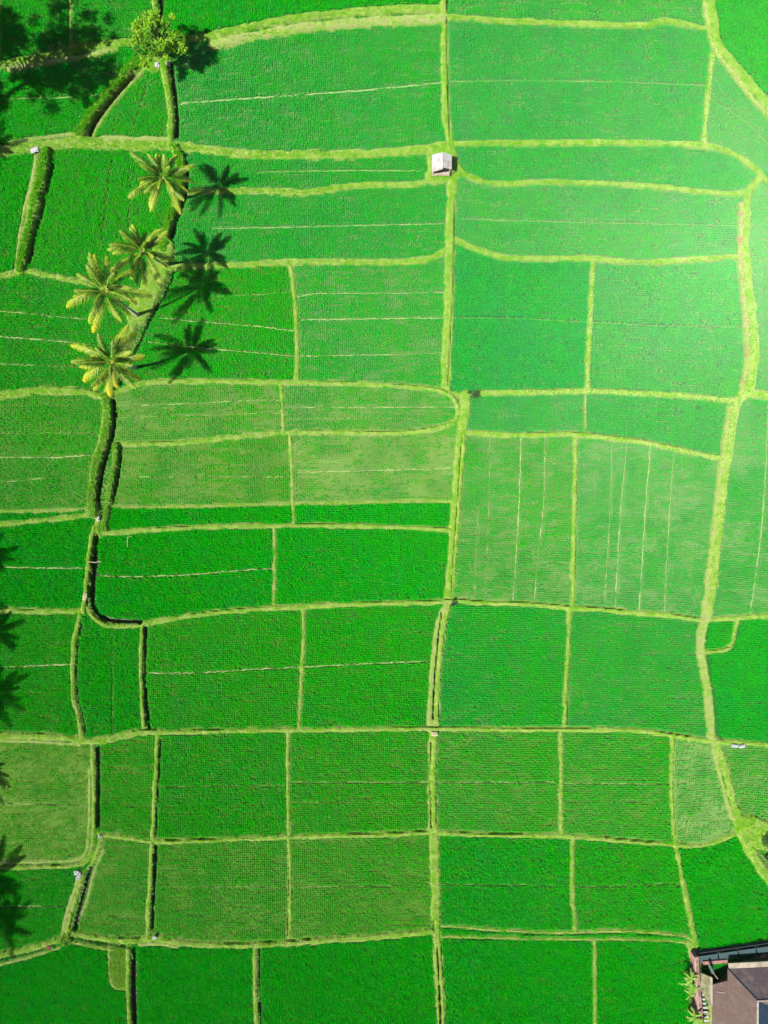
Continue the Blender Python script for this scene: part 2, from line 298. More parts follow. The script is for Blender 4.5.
# ---------------------------------------------------------------- scene basics
import bpy, math, random
from mathutils import Vector, Matrix
C = bpy.context.scene.collection
CAM_H = 88.9
def w2(x, y): return ((x-384)*U, (512-y)*U)
def at(x, y, h=0.0):
    'where a point of height h stands, read off the survey picture taken from CAM_H above the origin'
    f = (CAM_H-h)/CAM_H
    return Vector(((x-384)*U*f, (512-y)*U*f, h))
def tag(o, label=None, cat=None, group=None, kind=None):
    if label: o['label'] = label
    if cat: o['category'] = cat
    if group: o['group'] = group
    if kind: o['kind'] = kind
    return o
def link(name, me, parent=None, loc=None):
    o = bpy.data.objects.new(name, me); C.objects.link(o)
    if parent: o.parent = parent
    if loc is not None: o.location = loc
    return o
def empty(name, loc):
    return link(name, None, None, loc)
def np_mesh(name, V, F, mat, attrs=None, smooth=True):
    'F: (n,3) or (n,4) index array'
    me = bpy.data.meshes.new(name); V = np.asarray(V, np.float32); F = np.asarray(F, np.int32); k = F.shape[1]
    me.vertices.add(len(V)); me.vertices.foreach_set('co', V.ravel())
    me.loops.add(F.size); me.loops.foreach_set('vertex_index', F.ravel())
    me.polygons.add(len(F)); me.polygons.foreach_set('loop_start', np.arange(0, F.size, k, dtype=np.int32))
    me.polygons.foreach_set('use_smooth', np.full(len(F), smooth))
    for an, av in (attrs or {}).items():
        a = me.attributes.new(an, 'FLOAT', 'POINT'); a.data.foreach_set('value', np.asarray(av, np.float32))
    me.materials.append(mat); me.update(calc_edges=True)
    return me
class MB:
    'collects shapes, makes one mesh'
    def __init__(s): s.v = []; s.f = []; s.a = []
    def add(s, vs, fs, a=0.0):
        o = len(s.v); s.v += [tuple(v) for v in vs]; s.f += [tuple(i+o for i in f) for f in fs]; s.a += [a]*len(vs)
    def box(s, c, d, rz=0, a=0.0):
        m = Matrix.Rotation(rz, 3, 'Z'); c = Vector(c); q = []
        for z in (-1, 1):
            for x, y in ((-1, -1), (1, -1), (1, 1), (-1, 1)): q.append(c+m @ Vector((x*d[0]/2, y*d[1]/2, z*d[2]/2)))
        s.add(q, [(3, 2, 1, 0), (4, 5, 6, 7), (0, 1, 5, 4), (1, 2, 6, 5), (2, 3, 7, 6), (3, 0, 4, 7)], a)
    def slab(s, top, t, a=0.0):
        'a sheet with the given top corners and thickness t downward'
        n = len(top); lo = [Vector(p)-Vector((0, 0, t)) for p in top]
        s.add(list(top)+lo, [tuple(range(n)), tuple(range(2*n-1, n-1, -1))]+[(i, i+n, (i+1) % n+n, (i+1) % n) for i in range(n)], a)
    def tube(s, P, R, n=7, a=0.0):
        P = [Vector(p) for p in P]; rings = []
        for i, p in enumerate(P):
            t = (P[min(i+1, len(P)-1)]-P[max(i-1, 0)]).normalized(); u = t.orthogonal().normalized() if abs(t.z) < .2 else Vector((1, 0, 0)); u = (u-t*u.dot(t)).normalized(); w = t.cross(u)
            rings.append([p+(u*math.cos(2*math.pi*k/n)+w*math.sin(2*math.pi*k/n))*R[i] for k in range(n)])
        vs = [q for r in rings for q in r]; fs = []
        for i in range(len(P)-1):
            for k in range(n): fs.append((i*n+k, i*n+(k+1) % n, (i+1)*n+(k+1) % n, (i+1)*n+k))
        fs.append(tuple(range(n-1, -1, -1))); fs.append(tuple((len(P)-1)*n+k for k in range(n)))
        s.add(vs, fs, a)
    def build(s, name, mat, parent=None, loc=None, smooth=False, attr=None):
        me = bpy.data.meshes.new(name); off = Vector(loc) if loc is not None and parent is None else (parent.location if parent else Vector())
        me.from_pydata([tuple(Vector(v)-off) for v in s.v], [], s.f); me.materials.append(mat)
        if attr: me.attributes.new(attr, 'FLOAT', 'POINT').data.foreach_set('value', s.a)
        me.polygons.foreach_set('use_smooth', [smooth]*len(s.f)); me.update()
        return link(name, me, parent, off if parent is None else None)
# ---------------------------------------------------------------- materials
def new_mat(name, rough=.8, spec=.25):
    m = bpy.data.materials.new(name); m.use_nodes = True; nt = m.node_tree; b = nt.nodes['Principled BSDF']
    b.inputs['Roughness'].default_value = rough; b.inputs['Specular IOR Level'].default_value = spec; b.inputs['Diffuse Roughness'].default_value = .9
    return m, nt, b
def N(nt, t, **k):
    n = nt.nodes.new(t)
    for a, v in k.items(): setattr(n, a, v)
    return n
def noise(nt, scale, detail=3, stretch=None, world=True):
    n = N(nt, 'ShaderNodeTexNoise'); n.inputs['Scale'].default_value = scale; n.inputs['Detail'].default_value = detail
    g = N(nt, 'ShaderNodeNewGeometry'); src = g.outputs['Position']
    if stretch:
        mp = N(nt, 'ShaderNodeMapping'); mp.inputs['Scale'].default_value = stretch; nt.links.new(src, mp.inputs['Vector']); src = mp.outputs[0]
    nt.links.new(src, n.inputs['Vector']); return n.outputs['Fac']
def attr(nt, name):
    n = N(nt, 'ShaderNodeAttribute'); n.attribute_name = name; return n.outputs['Fac']
def rng_map(nt, v, a, b, c=0., d=1.):
    n = N(nt, 'ShaderNodeMapRange'); n.interpolation_type = 'SMOOTHSTEP'; nt.links.new(v, n.inputs['Value'])
    for i, x in zip(('From Min', 'From Max', 'To Min', 'To Max'), (a, b, c, d)): n.inputs[i].default_value = x
    return n.outputs[0]
def mth(nt, op, a, b):
    n = N(nt, 'ShaderNodeMath', operation=op)
    for i, x in enumerate((a, b)):
        if isinstance(x, (int, float)): n.inputs[i].default_value = x
        else: nt.links.new(x, n.inputs[i])
    return n.outputs[0]
def mix(nt, f, a, b):
    n = N(nt, 'ShaderNodeMix', data_type='RGBA')
    if isinstance(f, (int, float)): n.inputs['Factor'].default_value = f
    else: nt.links.new(f, n.inputs['Factor'])
    for s, x in (('A', a), ('B', b)):
        i = [q for q in n.inputs if q.name == s and q.type == 'RGBA'][0]
        if isinstance(x, tuple): i.default_value = (*x, 1)
        else: nt.links.new(x, i)
    return [q for q in n.outputs if q.type == 'RGBA'][0]
def bump(nt, b, h, strength=.4, dist=.05):
    n = N(nt, 'ShaderNodeBump'); n.inputs['Strength'].default_value = strength; n.inputs['Distance'].default_value = dist
    nt.links.new(h, n.inputs['Height']); nt.links.new(n.outputs[0], b.inputs['Normal'])
def leafy(nt, b, col, trans=.3):
    'adds light passing through a leaf'
    t = N(nt, 'ShaderNodeBsdfTranslucent'); nt.links.new(col, t.inputs['Color']); nt.links.new(col, b.inputs['Base Color'])
    m = N(nt, 'ShaderNodeMixShader'); m.inputs[0].default_value = trans; nt.links.new(b.outputs[0], m.inputs[1]); nt.links.new(t.outputs[0], m.inputs[2])
    nt.links.new(m.outputs[0], nt.nodes['Material Output'].inputs['Surface'])
def plain(name, col, rough=.8, var=.25, scale=3., spec=.25, stretch=None, col2=None):
    col = tuple(x*.76 for x in col); m, nt, b = new_mat(name, rough, spec); f = noise(nt, scale, 5, stretch)
    c2 = col2 or tuple(min(1, x*(1+var*1.6)) for x in col); c1 = tuple(x*(1-var) for x in col)
    nt.links.new(mix(nt, rng_map(nt, f, .3, .7), c1, c2), b.inputs['Base Color']); bump(nt, b, f, .25, .02); return m
# rice: colour from variety (hue) and dryness, both also carrying painted glow at upper right
m_rice, nt, b = new_mat('rice_leaf', .8, .0)
c = mix(nt, attr(nt, 'hue'), RICE_DEEP, RICE_BLUE)
big = rng_map(nt, noise(nt, .16, 4), .35, .7)
c = mix(nt, mth(nt, 'MULTIPLY', big, .45), c, RICE_LIGHT)
fine = rng_map(nt, noise(nt, 1.1, 4, (.5, 1.5, 1)), .5, .75)
c = mix(nt, mth(nt, 'MULTIPLY', fine, .40), c, (.026, .345, .002))
c = mix(nt, attr(nt, 'dry'), c, mix(nt, rng_map(nt, attr(nt, 'hue'), .05, .5), RICE_DRY_A, RICE_DRY_GLOW))
leafy(nt, b, c, .22)
# grass on the banks
m_grass, nt, b = new_mat('bank_grass', .8, .08)
c = mix(nt, rng_map(nt, noise(nt, .7, 4), .35, .65), GRASS_A, GRASS_B)
c = mix(nt, attr(nt, 'dry'), c, GRASS_DRY); c = mix(nt, attr(nt, 'hue'), c, GRASS_TALL)
leafy(nt, b, c, .3)
# soil of plots, banks, tracks and ditches
m_soil, nt, b = new_mat('field_soil', .9, .08)
n1 = noise(nt, 1.3, 6); n2 = noise(nt, .35, 3); n3 = noise(nt, 6, 4)
c = mix(nt, attr(nt, 'pale'), mix(nt, attr(nt, 'hue'), MUD_WET, MUD_WET_B), mix(nt, attr(nt, 'hue'), MUD_PALE_A, MUD_PALE_B))
c = mix(nt, mth(nt, 'MULTIPLY', rng_map(nt, n3, .45, .7), mth(nt, 'MULTIPLY', attr(nt, 'pale'), .7)), c, (.045, .10, .012))
g = mix(nt, rng_map(nt, n1, .35, .68), (.075, .20, .004), (.18, .255, .045))
c = mix(nt, attr(nt, 'bund'), c, g)
st = mix(nt, rng_map(nt, n3, .3, .7), (.205, .21, .09), (.125, .185, .04))
c = mix(nt, attr(nt, 'straw'), c, st)
c = mix(nt, attr(nt, 'red'), c, (.20, .11, .055))
c = mix(nt, attr(nt, 'wet'), c, (.020, .042, .010))
nt.links.new(c, b.inputs['Base Color'])
r = N(nt, 'ShaderNodeMapRange'); nt.links.new(attr(nt, 'wet'), r.inputs['Value']); r.inputs['To Min'].default_value = .9; r.inputs['To Max'].default_value = .25; nt.links.new(r.outputs[0], b.inputs['Roughness'])
bump(nt, b, n3, .6, .06)
m_furrow, nt, b = new_mat('furrow_straw', .9, .1)
c = mix(nt, attr(nt, 'dry'), (.155, .255, .06), (.255, .295, .14)); c = mix(nt, mth(nt, 'MULTIPLY', noise(nt, 4, 4), .5), c, (.06, .17, .01)); nt.links.new(c, b.inputs['Base Color'])
# land beyond the survey
m_far, nt, b = new_mat('far_fields', .9, .1)
v = N(nt, 'ShaderNodeTexVoronoi'); v.inputs['Scale'].default_value = .04; gg = N(nt, 'ShaderNodeNewGeometry'); nt.links.new(gg.outputs['Position'], v.inputs['Vector'])
c = mix(nt, rng_map(nt, v.outputs['Color'], .2, .8), (.001, .19, .001), (.003, .24, .012)); c = mix(nt, rng_map(nt, noise(nt, .5, 5), .45, .75, 0, .35), c, (.04, .2, .01))
nt.links.new(c, b.inputs['Base Color'])
# ---------------------------------------------------------------- terrain sheet, cut into banks, tracks, ditches and plots
LV = {}
lev = np.zeros((NY, NX))
def cell(x, y): return int(round((y-Y0)/STEP)), int(round((x-X0)/STEP))
plot_of = {}
for s in PLOTS:
    j, i = cell(*s[0]); n = lab[j, i]
    if n < 0 or n in plot_of: print('SEED?', s[0], n); continue
    plot_of[n] = s
keep = np.zeros(len(plots)+1, bool); keep[list(plot_of)] = True
lab2 = np.where((lab >= 0) & keep[lab], lab, -1)
for _ in range(2):       # close the gap between plot and bank
    for dj, di in ((0, 1), (0, -1), (1, 0), (-1, 0)):
        sh = np.roll(lab2, (dj, di), (0, 1)); sh[[0, -1]] = -1; sh[:, [0, -1]] = -1; m = (lab2 < 0) & (sh >= 0) & (score < .2) & (dscore < 0); lab2[m] = sh[m]
dz = ditch*DH
Z = lev+BH*(1-.85*ditch)-dz+(vnoise(GX, GY, 4, 5)-.5)*.12*bund+(vnoise(GX, GY, 2.5, 6)-.5)*.05+tall*(vnoise(GX, GY, 6, 9)-.3)*.25
rim = np.clip(1-np.abs(score+.1)/1.1, 0, 1)*np.clip(vnoise(GX, GY, 7, 12)*2.0-.35, 0, 1)
redf = ((GY > 195) & (GY < 400) & (GX > 725))*np.clip((vnoise(GX, GY, 5, 15)-.35)*2.2, 0, 1)*np.clip(straw, 0, 1)
straw_a = np.clip(np.maximum(straw*np.clip(.05+1.25*vnoise(GX*.5, GY*1.6, 4, 11), 0, 1), rim*.85), 0, 1)*(1-ditch)
pale = np.zeros((NY, NX)); hue_a = np.zeros((NY, NX))
for n, s in plot_of.items(): pale[lab2 == n] = .01+.95*s[3]**1.25; hue_a[lab2 == n] = min(1, s[2]*1.6)
pale *= np.clip(.5+vnoise(GX, GY, 18, 21), 0, 1)
Vall = np.stack([(GX-384)*U, (512-GY)*U, Z], -1).reshape(-1, 3)
idx = np.arange(NY*NX).reshape(NY, NX)
quads = np.stack([idx[:-1, :-1], idx[1:, :-1], idx[1:, 1:], idx[:-1, 1:]], -1)
qlab = lab2[:-1, :-1]; qd = (dscore[:-1, :-1] > 0); qb = owner[:-1, :-1]; qdo = downer[:-1, :-1]
cls = np.where(qlab >= 0, qlab, np.where(qd, 20000+qdo, np.where(qb >= 0, 10000+qb, 30000)))
A = {'bund': bund.ravel(), 'straw': straw_a.ravel(), 'wet': (ditch*np.clip(DH*2.2, 0, 1)).ravel(), 'pale': pale.ravel(), 'hue': hue_a.ravel(), 'red': redf.ravel()}
order = np.argsort(cls.ravel(), kind='stable'); qs = quads.reshape(-1, 4)[order]; cs = cls.ravel()[order]
ids, st = np.unique(cs, return_index=True); en = list(st[1:])+[len(cs)]
paddies = {}; bunds = {}
for cid, a, e in zip(ids, st, en):
    q = qs[a:e]; u, inv = np.unique(q.ravel(), return_inverse=True); F = inv.reshape(-1, 4); V = Vall[u]
    o = Vector((float(V[:, 0].mean()), float(V[:, 1].mean()), 0.0))
    if cid < 10000: nm = 'rice_paddy'
    elif cid < 20000: nm = {'g': 'grass_bund', 's': 'dirt_track', 'h': 'tall_bank'}[LINES[cid-10000][0]] if LINES[cid-10000][1] < 60 else 'yard'
    elif cid < 30000: nm = 'ditch_or_groove'  # surveyed ditches and the added dark edge grooves
    else: nm = 'verge'
    ob = link(nm, np_mesh(nm, V-np.array(o), F, m_soil, {k: v[u] for k, v in A.items()}), None, o)
    if cid < 10000:
        s = plot_of[cid]; tag(ob, s[1], 'rice paddy', 'rice paddies between the grass bunds'); paddies[cid] = ob
    else:
        tag(ob, kind='structure')
        if cid < 20000: bunds[cid-10000] = ob
# the land around it, out to the horizon
xa, xb, ya, yb = Vall[:, 0].min(), Vall[:, 0].max(), Vall[:, 1].min(), Vall[:, 1].max(); R = 1200
ring = [(xa, ya, -.02), (xb, ya, -.02), (xb, yb, -.02), (xa, yb, -.02), (-R, -R, -.02), (R, -R, -.02), (R, R, -.02), (-R, R, -.02)]
tag(link('ground', np_mesh('ground', ring, [(4, 5, 1, 0), (5, 6, 2, 1), (6, 7, 3, 2), (7, 4, 0, 3)], m_far, smooth=False)), kind='structure')
# ---------------------------------------------------------------- plants as blades
def sample(a, x, y):
    return a[np.clip(((y-Y0)/STEP).round().astype(int), 0, NY-1), np.clip(((x-X0)/STEP).round().astype(int), 0, NX-1)]
def blades(bx, by, bz, n, reach, height, width, seed, base=.15):
    'n narrow triangles fanning out of each root; positions in metres'
    r = np.random.default_rng(seed); k = len(bx)
    th = (r.random((k, 1))*6.283+np.arange(n)[None]*(6.283/n)+r.normal(0, .35, (k, n)))
    rr = reach[:, None]*(.55+.6*r.random((k, n))); hh = height[:, None]*(.65+.5*r.random((k, n))); ww = width[:, None]*(.7+.6*r.random((k, n)))
    ct, sn = np.cos(th), np.sin(th); V = np.empty((k, n, 3, 3), np.float32)
    cx = bx[:, None]+ct*rr*base; cy = by[:, None]+sn*rr*base; z0 = bz[:, None]+hh*.35
    V[:, :, 0] = np.stack([cx-sn*ww, cy+ct*ww, z0], -1); V[:, :, 1] = np.stack([cx+sn*ww, cy-ct*ww, z0], -1)
    V[:, :, 2] = np.stack([bx[:, None]+ct*rr, by[:, None]+sn*rr, bz[:, None]+hh], -1)
    return V.reshape(-1, 3), np.arange(k*n*3, dtype=np.int32).reshape(-1, 3)
# distance to the bare strips
fur = np.full((NY, NX), 9.)
for p, stg in FURROWS:
    q = line_dist(smooth(p), 5)
    if q: sj, si, D = q; fur[sj, si] = np.minimum(fur[sj, si], D+(1-stg)*.9)
edge_far = np.minimum(-score, -dscore)
for n, s in plot_of.items():
    (sx, sy), label, hue, sparse, ang = s[:5]
    J, I = np.nonzero(lab2 == n); x0, x1, y0, y1 = gx[I].min(), gx[I].max(), gy[J].min(), gy[J].max()
    a = math.radians(ang); ca, sa = math.cos(a), math.sin(a); cxm, cym = (x0+x1)/2, (y0+y1)/2; Rr = math.hypot(x1-x0, y1-y0)/2+2
    row, col = (.265+.05*sparse)/U, (.235+.05*sparse)/U
    ur = np.arange(-Rr, Rr, col); vr = np.arange(-Rr, Rr, row); uu, vv = np.meshgrid(ur, vr); r = np.random.default_rng(1000+n)
    wav = (vnoise(uu, vv, 40, n+3)-.5)*2.2
    uu = uu+r.normal(0, .20, uu.shape); vv = vv+wav+r.normal(0, .14, vv.shape)
    x = (cxm+uu*ca-vv*sa).ravel(); y = (cym+uu*sa+vv*ca).ravel()
    ok = (x > x0-1) & (x < x1+1) & (y > y0-1) & (y < y1+1) & (x > X0+2) & (x < X1-2) & (y > Y0+2) & (y < Y1-2); x, y = x[ok], y[ok]
    ok = (sample(lab2, x, y) == n) & (sample(edge_far, x, y) > .45+r.random(len(x))*.5); x, y = x[ok], y[ok]
    out = (x < -45) | (x > 813) | (y < -45) | (y > 1069)
    ok = ~out | (r.random(len(x)) < .3); x, y, out = x[ok], y[ok], out[ok]
    # thin, weak growth in patches (long along the rows)
    xr, yr = x*ca+y*sa, y*ca-x*sa; pn = .32*vnoise(xr, yr*1.7, 26, n+50)+.26*vnoise(xr, yr*3.4, 12, n+51)+.28*vnoise(xr, yr*2.6, 4.5, n+52)+.14*r.random(len(x))
    weak = np.clip((pn-(.725-.31*sparse))*5.5, 0, 1)*min(1, .12+1.1*sparse)
    streak = vnoise(xr*.28+n*7, yr*1.5, 2.4, n+60)*.72+.28*vnoise(xr, yr*1.6, 14, n+61)
    weak = np.clip(weak+np.clip((streak-(.69-.20*sparse))*7, 0, 1)*(.25+.75*vnoise(xr, yr, 40, n+62))*(.35+.65*min(1, sparse*1.6)), 0, 1.25)
    f = sample(fur, x, y)
    ok = (r.random(len(x)) > weak*.45) & ((f > 1.0+.5*r.random(len(x))) | (r.random(len(x)) < .12)); x, y, weak, out, f = x[ok], y[ok], weak[ok], out[ok], f[ok]
    size = (1-.38*np.minimum(weak, 1))*(.85+.3*r.random(len(x)))*(1-.12*sparse)*np.where(out, 1.8, 1)
    wx, wy = (x-384)*U, (512-y)*U; wz = sample(Z, x, y)
    nb = 7
    size = size*(.86+.28*vnoise(x, y, 6, n+90))
    V, F = blades(wx, wy, wz, nb, (.245-.05*sparse)*size, (.50-.12*sparse)*size, .042*size, n)
    o = paddies[n]; V -= np.array(o.location, np.float32)
    dry = np.clip(weak*.85+r.normal(0, .03+.06*sparse, len(x))+.10*sparse+.65*s[5]+.3*np.clip(1.8-f, 0, 1), 0, 1)  # the per-plot dryness also paints sun glow into upper right plots
    hu = np.clip(hue+.25*(vnoise(x, y, 60, 77)-.5)+.42*(vnoise(x, y, 10, 78)-.5)+r.normal(0, .05, len(x)), 0, 1)
    link('rice_plants', np_mesh('rice_plants', V, F, m_rice, {'dry': np.repeat(dry, nb*3), 'hue': np.repeat(hu, nb*3)}, smooth=False), o)
    # the bare strips of this plot: low ridges of dry straw
    for p, stg in FURROWS:
        P = smooth(p, 4); mid = P[len(P)//2]
        Q = []
        for p0, p1 in zip(P[:-1], P[1:]):
            m_ = max(1, int(np.hypot(*(p1-p0))/2)); Q += [p0+(p1-p0)*t/m_ for t in range(m_)]
        Q = np.array(Q+[P[-1]]); ins = (sample(lab2, Q[:, 0], Q[:, 1]) == n) & (Q[:, 0] > X0+2) & (Q[:, 1] < Y1-2)
        if ins.sum() < 6: continue
        Q = Q[ins]; T = np.gradient(Q, axis=0); T /= np.maximum(np.hypot(T[:, 0], T[:, 1]), 1e-6)[:, None]; Nn = np.stack([-T[:, 1], T[:, 0]], -1)
        hw = ((.26+.42*stg)*(.35+1.1*r.random(len(Q)))*np.clip(vnoise(Q[:, 0], Q[:, 1], 9, 88)*2.2-.45+.5*(stg > .85), .06, 1))[:, None]; Q = Q+Nn*r.normal(0, .3, (len(Q), 1))
        def to3(q, z): return np.stack([(q[:, 0]-384)*U-o.location.x, (512-q[:, 1])*U-o.location.y, sample(Z, q[:, 0], q[:, 1])+z], -1)
        V = np.concatenate([to3(Q-Nn*hw, -.04), to3(Q, .10+.05*stg), to3(Q+Nn*hw, -.04)]); k = len(Q); i_ = np.arange(k-1)
        F = np.concatenate([np.stack([i_, i_+k, i_+k+1, i_+1], -1), np.stack([i_+k, i_+2*k, i_+2*k+1, i_+k+1], -1)])
        link('bare_strip', np_mesh('bare_strip', V, F, m_furrow, {'dry': np.full(len(V), max(0, (stg-.5)*2))}), o)
# grass on every bank
for k, o in bunds.items():
    kind, w, h, pts = LINES[k]
    J, I = np.nonzero((cls == 10000+k)); 
    if len(J) < 20: continue
    r = np.random.default_rng(500+k); area = len(J)*(STEP*U)**2
    dens = {'g': 62, 's': 26, 'h': 60}[kind] if w < 60 else 3
    pick = r.integers(0, len(J), int(area*dens)); x = gx[I[pick]]+r.random(len(pick))*STEP; y = gy[J[pick]]+r.random(len(pick))*STEP
    ok = (sample(ditch, x, y) < .6) & (x > -60) & (x < 830) & (y > -60) & (y < 1090) & (r.random(len(x)) > sample(straw_a, x, y)*.55); x, y = x[ok], y[ok]
    if len(x) < 4: continue
    wx, wy, wz = (x-384)*U, (512-y)*U, sample(Z, x, y); t_ = sample(tall, x, y)
    size = (.6+.8*r.random(len(x)))*(1+.9*t_)
    V, F = blades(wx, wy, wz-.04, 5, .10*size, .13*size, .02*size, 900+k, .1); V -= np.array(o.location, np.float32)
    dry = np.clip(.9*sample(straw_a, x, y)+.95*(vnoise(x, y, 4, 31)-.38)+.7*(vnoise(x, y, 45, 32)-.5)+r.normal(0, .2, len(x)), 0, 1)
    link('grass_tufts', np_mesh('grass_tufts', V, F, m_grass, {'dry': np.repeat(dry, 15), 'hue': np.repeat(np.clip(t_*.75+(.25 if w > 20 else .6*(1-np.clip((y-230)/120, 0, 1)) if w >= 7 else 0)*(.4+1.2*vnoise(x, y, 9, 33)), 0, 1), 15)}, smooth=False), o)
# ---------------------------------------------------------------- materials of the things
m_bark = plain('palm_bark', (.30, .28, .24), .9, .35, 6, stretch=(1, 1, 5))
m_wood = plain('weathered_wood', (.30, .22, .15), .85, .3, 5)
m_limb = plain('grey_limb', (.34, .31, .26), .9, .3, 5)
m_white = plain('white_sheet', (.36, .37, .385), .55, .12, 2.5, .4)
m_whitemetal = plain('white_metal_roof', (.34, .345, .35), .5, .16, 1.6, .4)
m_pink = plain('pinkish_timber', (.22, .14, .12), .8, .25, 4)
m_brick = plain('pink_plaster', (.235, .125, .105), .9, .3, 1.8)
m_beige = plain('beige_concrete', (.27, .235, .18), .9, .22, 1.5)
m_olive = plain('mossy_concrete', (.17, .17, .085), .9, .3, 2)
m_dark = plain('dark_or_shaded', (.035, .04, .045), .8, .3, 2)  # dark parts; on the back wall it paints shade
m_tealdark = plain('teal_sheet_seam', (.03, .07, .08), .7, .3, 3)
m_coco = plain('coconut_husk', (.20, .24, .03), .6, .3, 8)
m_red = plain('red_cloth', (.30, .03, .07), .9, .3, 8)
m_rose = plain('pink_cloth', (.38, .17, .16), .9, .2, 8)
m_straw = plain('bamboo_straw', (.34, .31, .19), .7, .2, 6)
def tile_mat(name, c1, c2, rot, cell=.28):
    m, nt, b = new_mat(name, .8, .25)
    tc = N(nt, 'ShaderNodeTexCoord'); mp = N(nt, 'ShaderNodeMapping'); mp.inputs['Rotation'].default_value = (0, 0, rot); nt.links.new(tc.outputs['Object'], mp.inputs[0])
    br = N(nt, 'ShaderNodeTexBrick'); nt.links.new(mp.outputs[0], br.inputs['Vector']); br.inputs['Scale'].default_value = 1; br.inputs['Brick Width'].default_value = cell*.8; br.inputs['Row Height'].default_value = cell; br.inputs['Mortar Size'].default_value = .025
    br.inputs['Color1'].default_value = (*c1, 1); br.inputs['Color2'].default_value = (*c2, 1); br.inputs['Mortar'].default_value = (*[x*.72 for x in c1], 1)
    f = noise(nt, 1.1, 6); c = mix(nt, rng_map(nt, f, .45, .72, 0, .55), br.outputs['Color'], (.115, .09, .078))
    f2 = noise(nt, 5, 3); c = mix(nt, rng_map(nt, f2, .62, .72, 0, .5), c, (.16, .145, .135)); nt.links.new(c, b.inputs['Base Color']); bump(nt, b, br.outputs['Fac'], .5, .03); return m
m_tile = tile_mat('brown_clay_tiles', (.100, .062, .050), (.078, .050, .042), math.pi/2)
m_tile_shade = tile_mat('shaded_clay_tiles', (.058, .043, .050), (.048, .038, .046), 0)  # darker, cooler copy of the roof tiles: shade painted on the north slope
m_blue = plain('dark_blue_sheet', (.009, .02, .036), .45, .25, 1.5, .5)
m_ridge = plain('cement_ridge', (.26, .235, .21), .9, .25, 3)
def sheet_mat(name, c, rot, period):
    m, nt, b = new_mat(name, .45, .5); tc = N(nt, 'ShaderNodeTexCoord'); mp = N(nt, 'ShaderNodeMapping'); mp.inputs['Rotation'].default_value = (0, 0, rot); nt.links.new(tc.outputs['Object'], mp.inputs[0])
    wv = N(nt, 'ShaderNodeTexWave'); wv.inputs['Scale'].default_value = .314/period*2; nt.links.new(mp.outputs[0], wv.inputs[0])
    f = noise(nt, 1.8, 5); nt.links.new(mix(nt, rng_map(nt, f, .4, .72), c, (c[0]*.62+.02, c[1]*.52+.01, c[2]*.46)), b.inputs['Base Color']); bump(nt, b, wv.outputs['Fac'], .7, .04); return m
m_teal = sheet_mat('teal_metal_sheet', (.014, .05, .058), 0, .15)
m_roofw = sheet_mat('white_ribbed_sheet', (.26, .265, .275), math.pi/2, .2)
# leaves: 'age' 0 fresh .. 1 yellowed
def leaf_mat(name, fresh, mid, old, trans=.3, rough=.7):
    m, nt, b = new_mat(name, rough, .3); a = attr(nt, 'age')
    c = mix(nt, rng_map(nt, a, .15, .5), fresh, mid); c = mix(nt, rng_map(nt, a, .55, .95), c, old)
    c = mix(nt, rng_map(nt, noise(nt, 2.2, 3), .4, .7, 0, .35), c, mid); leafy(nt, b, c, trans); return m
m_frond = leaf_mat('palm_frond_leaf', (.022, .115, .004), (.31, .39, .035), (.66, .46, .012), .3, .5)
m_tree = leaf_mat('broad_leaf', (.02, .14, .002), (.19, .38, .005), (.33, .29, .015), .3)
m_bush = leaf_mat('dark_bush_leaf', (.012, .055, .006), (.03, .11, .01), (.16, .2, .03), .2)
m_lush = leaf_mat('pale_lush_leaf', (.10, .25, .02), (.20, .33, .045), (.34, .36, .09), .3)
# ---------------------------------------------------------------- coconut palms
def frond_mesh(az, lift, L, droop, rnd, age0, base):
    'one feather leaf: arching rib and hanging leaflets'
    n = 13; pts = []; el = lift; p = Vector(base); d = Vector((math.cos(az), math.sin(az), 0)); sd = Vector((-d.y, d.x, 0)); tw = rnd.uniform(-.5, .5); ay = az
    for i in range(n):
        pts.append(p.copy()); st = L/(n-1); ay += tw/(n-1); dd = Vector((math.cos(ay), math.sin(ay), 0)); p = p+(dd*math.cos(el)+Vector((0, 0, 1))*math.sin(el))*st; el -= droop/(n-1)*(.4+1.2*i/n)
    mb = MB(); m = 58
    mb.v = []; k = 0
    for i, q in enumerate(pts):
        t = i/(n-1); wv = sd*(.045*(1-t)+.008); mb.v += [tuple(q-wv), tuple(q+wv)]; mb.a += [min(1, age0+.35+.2*t)]*2
    mb.f = [(2*i, 2*i+1, 2*i+3, 2*i+2) for i in range(n-1)]
    for s in (-1, 1):
        for j in range(m):
            t = .16+.84*(j+rnd.random()*.6)/m; x = t*(n-1); i = min(n-2, int(x)); q = pts[i].lerp(pts[i+1], x-i); T = (pts[i+1]-pts[i]).normalized()
            side = T.cross(Vector((0, 0, 1))); side = side.normalized() if side.length > .05 else sd.copy()
            up = side.cross(T).normalized()
            ln = L*.205*(math.sin(math.pi*min(1, .12+t*.86))**.6)*rnd.uniform(.9, 1.1)
            hang = rnd.uniform(.35, .95); dr = (side*s*math.cos(hang)-Vector((0, 0, 1))*math.sin(hang)*.9+T*rnd.uniform(.75, 1.15)).normalized()
            wv = T*.043*rnd.uniform(.8, 1.3); o = len(mb.v); mid = q+dr*ln*.5+up*.04; tip = q+dr*ln-Vector((0, 0, 1))*ln*.28
            ag = min(1, max(0, age0*(.4+t)+.34*t**1.5+rnd.uniform(-.09, .09)))
            mb.v += [tuple(q-wv*.5), tuple(q+wv*.5), tuple(mid+wv*.9), tuple(mid-wv*.9), tuple(tip)]; mb.a += [ag*.8, ag*.8, ag, ag, min(1, ag+.12)]
            mb.f += [(o, o+1, o+2, o+3), (o+3, o+2, o+4)]
    return mb
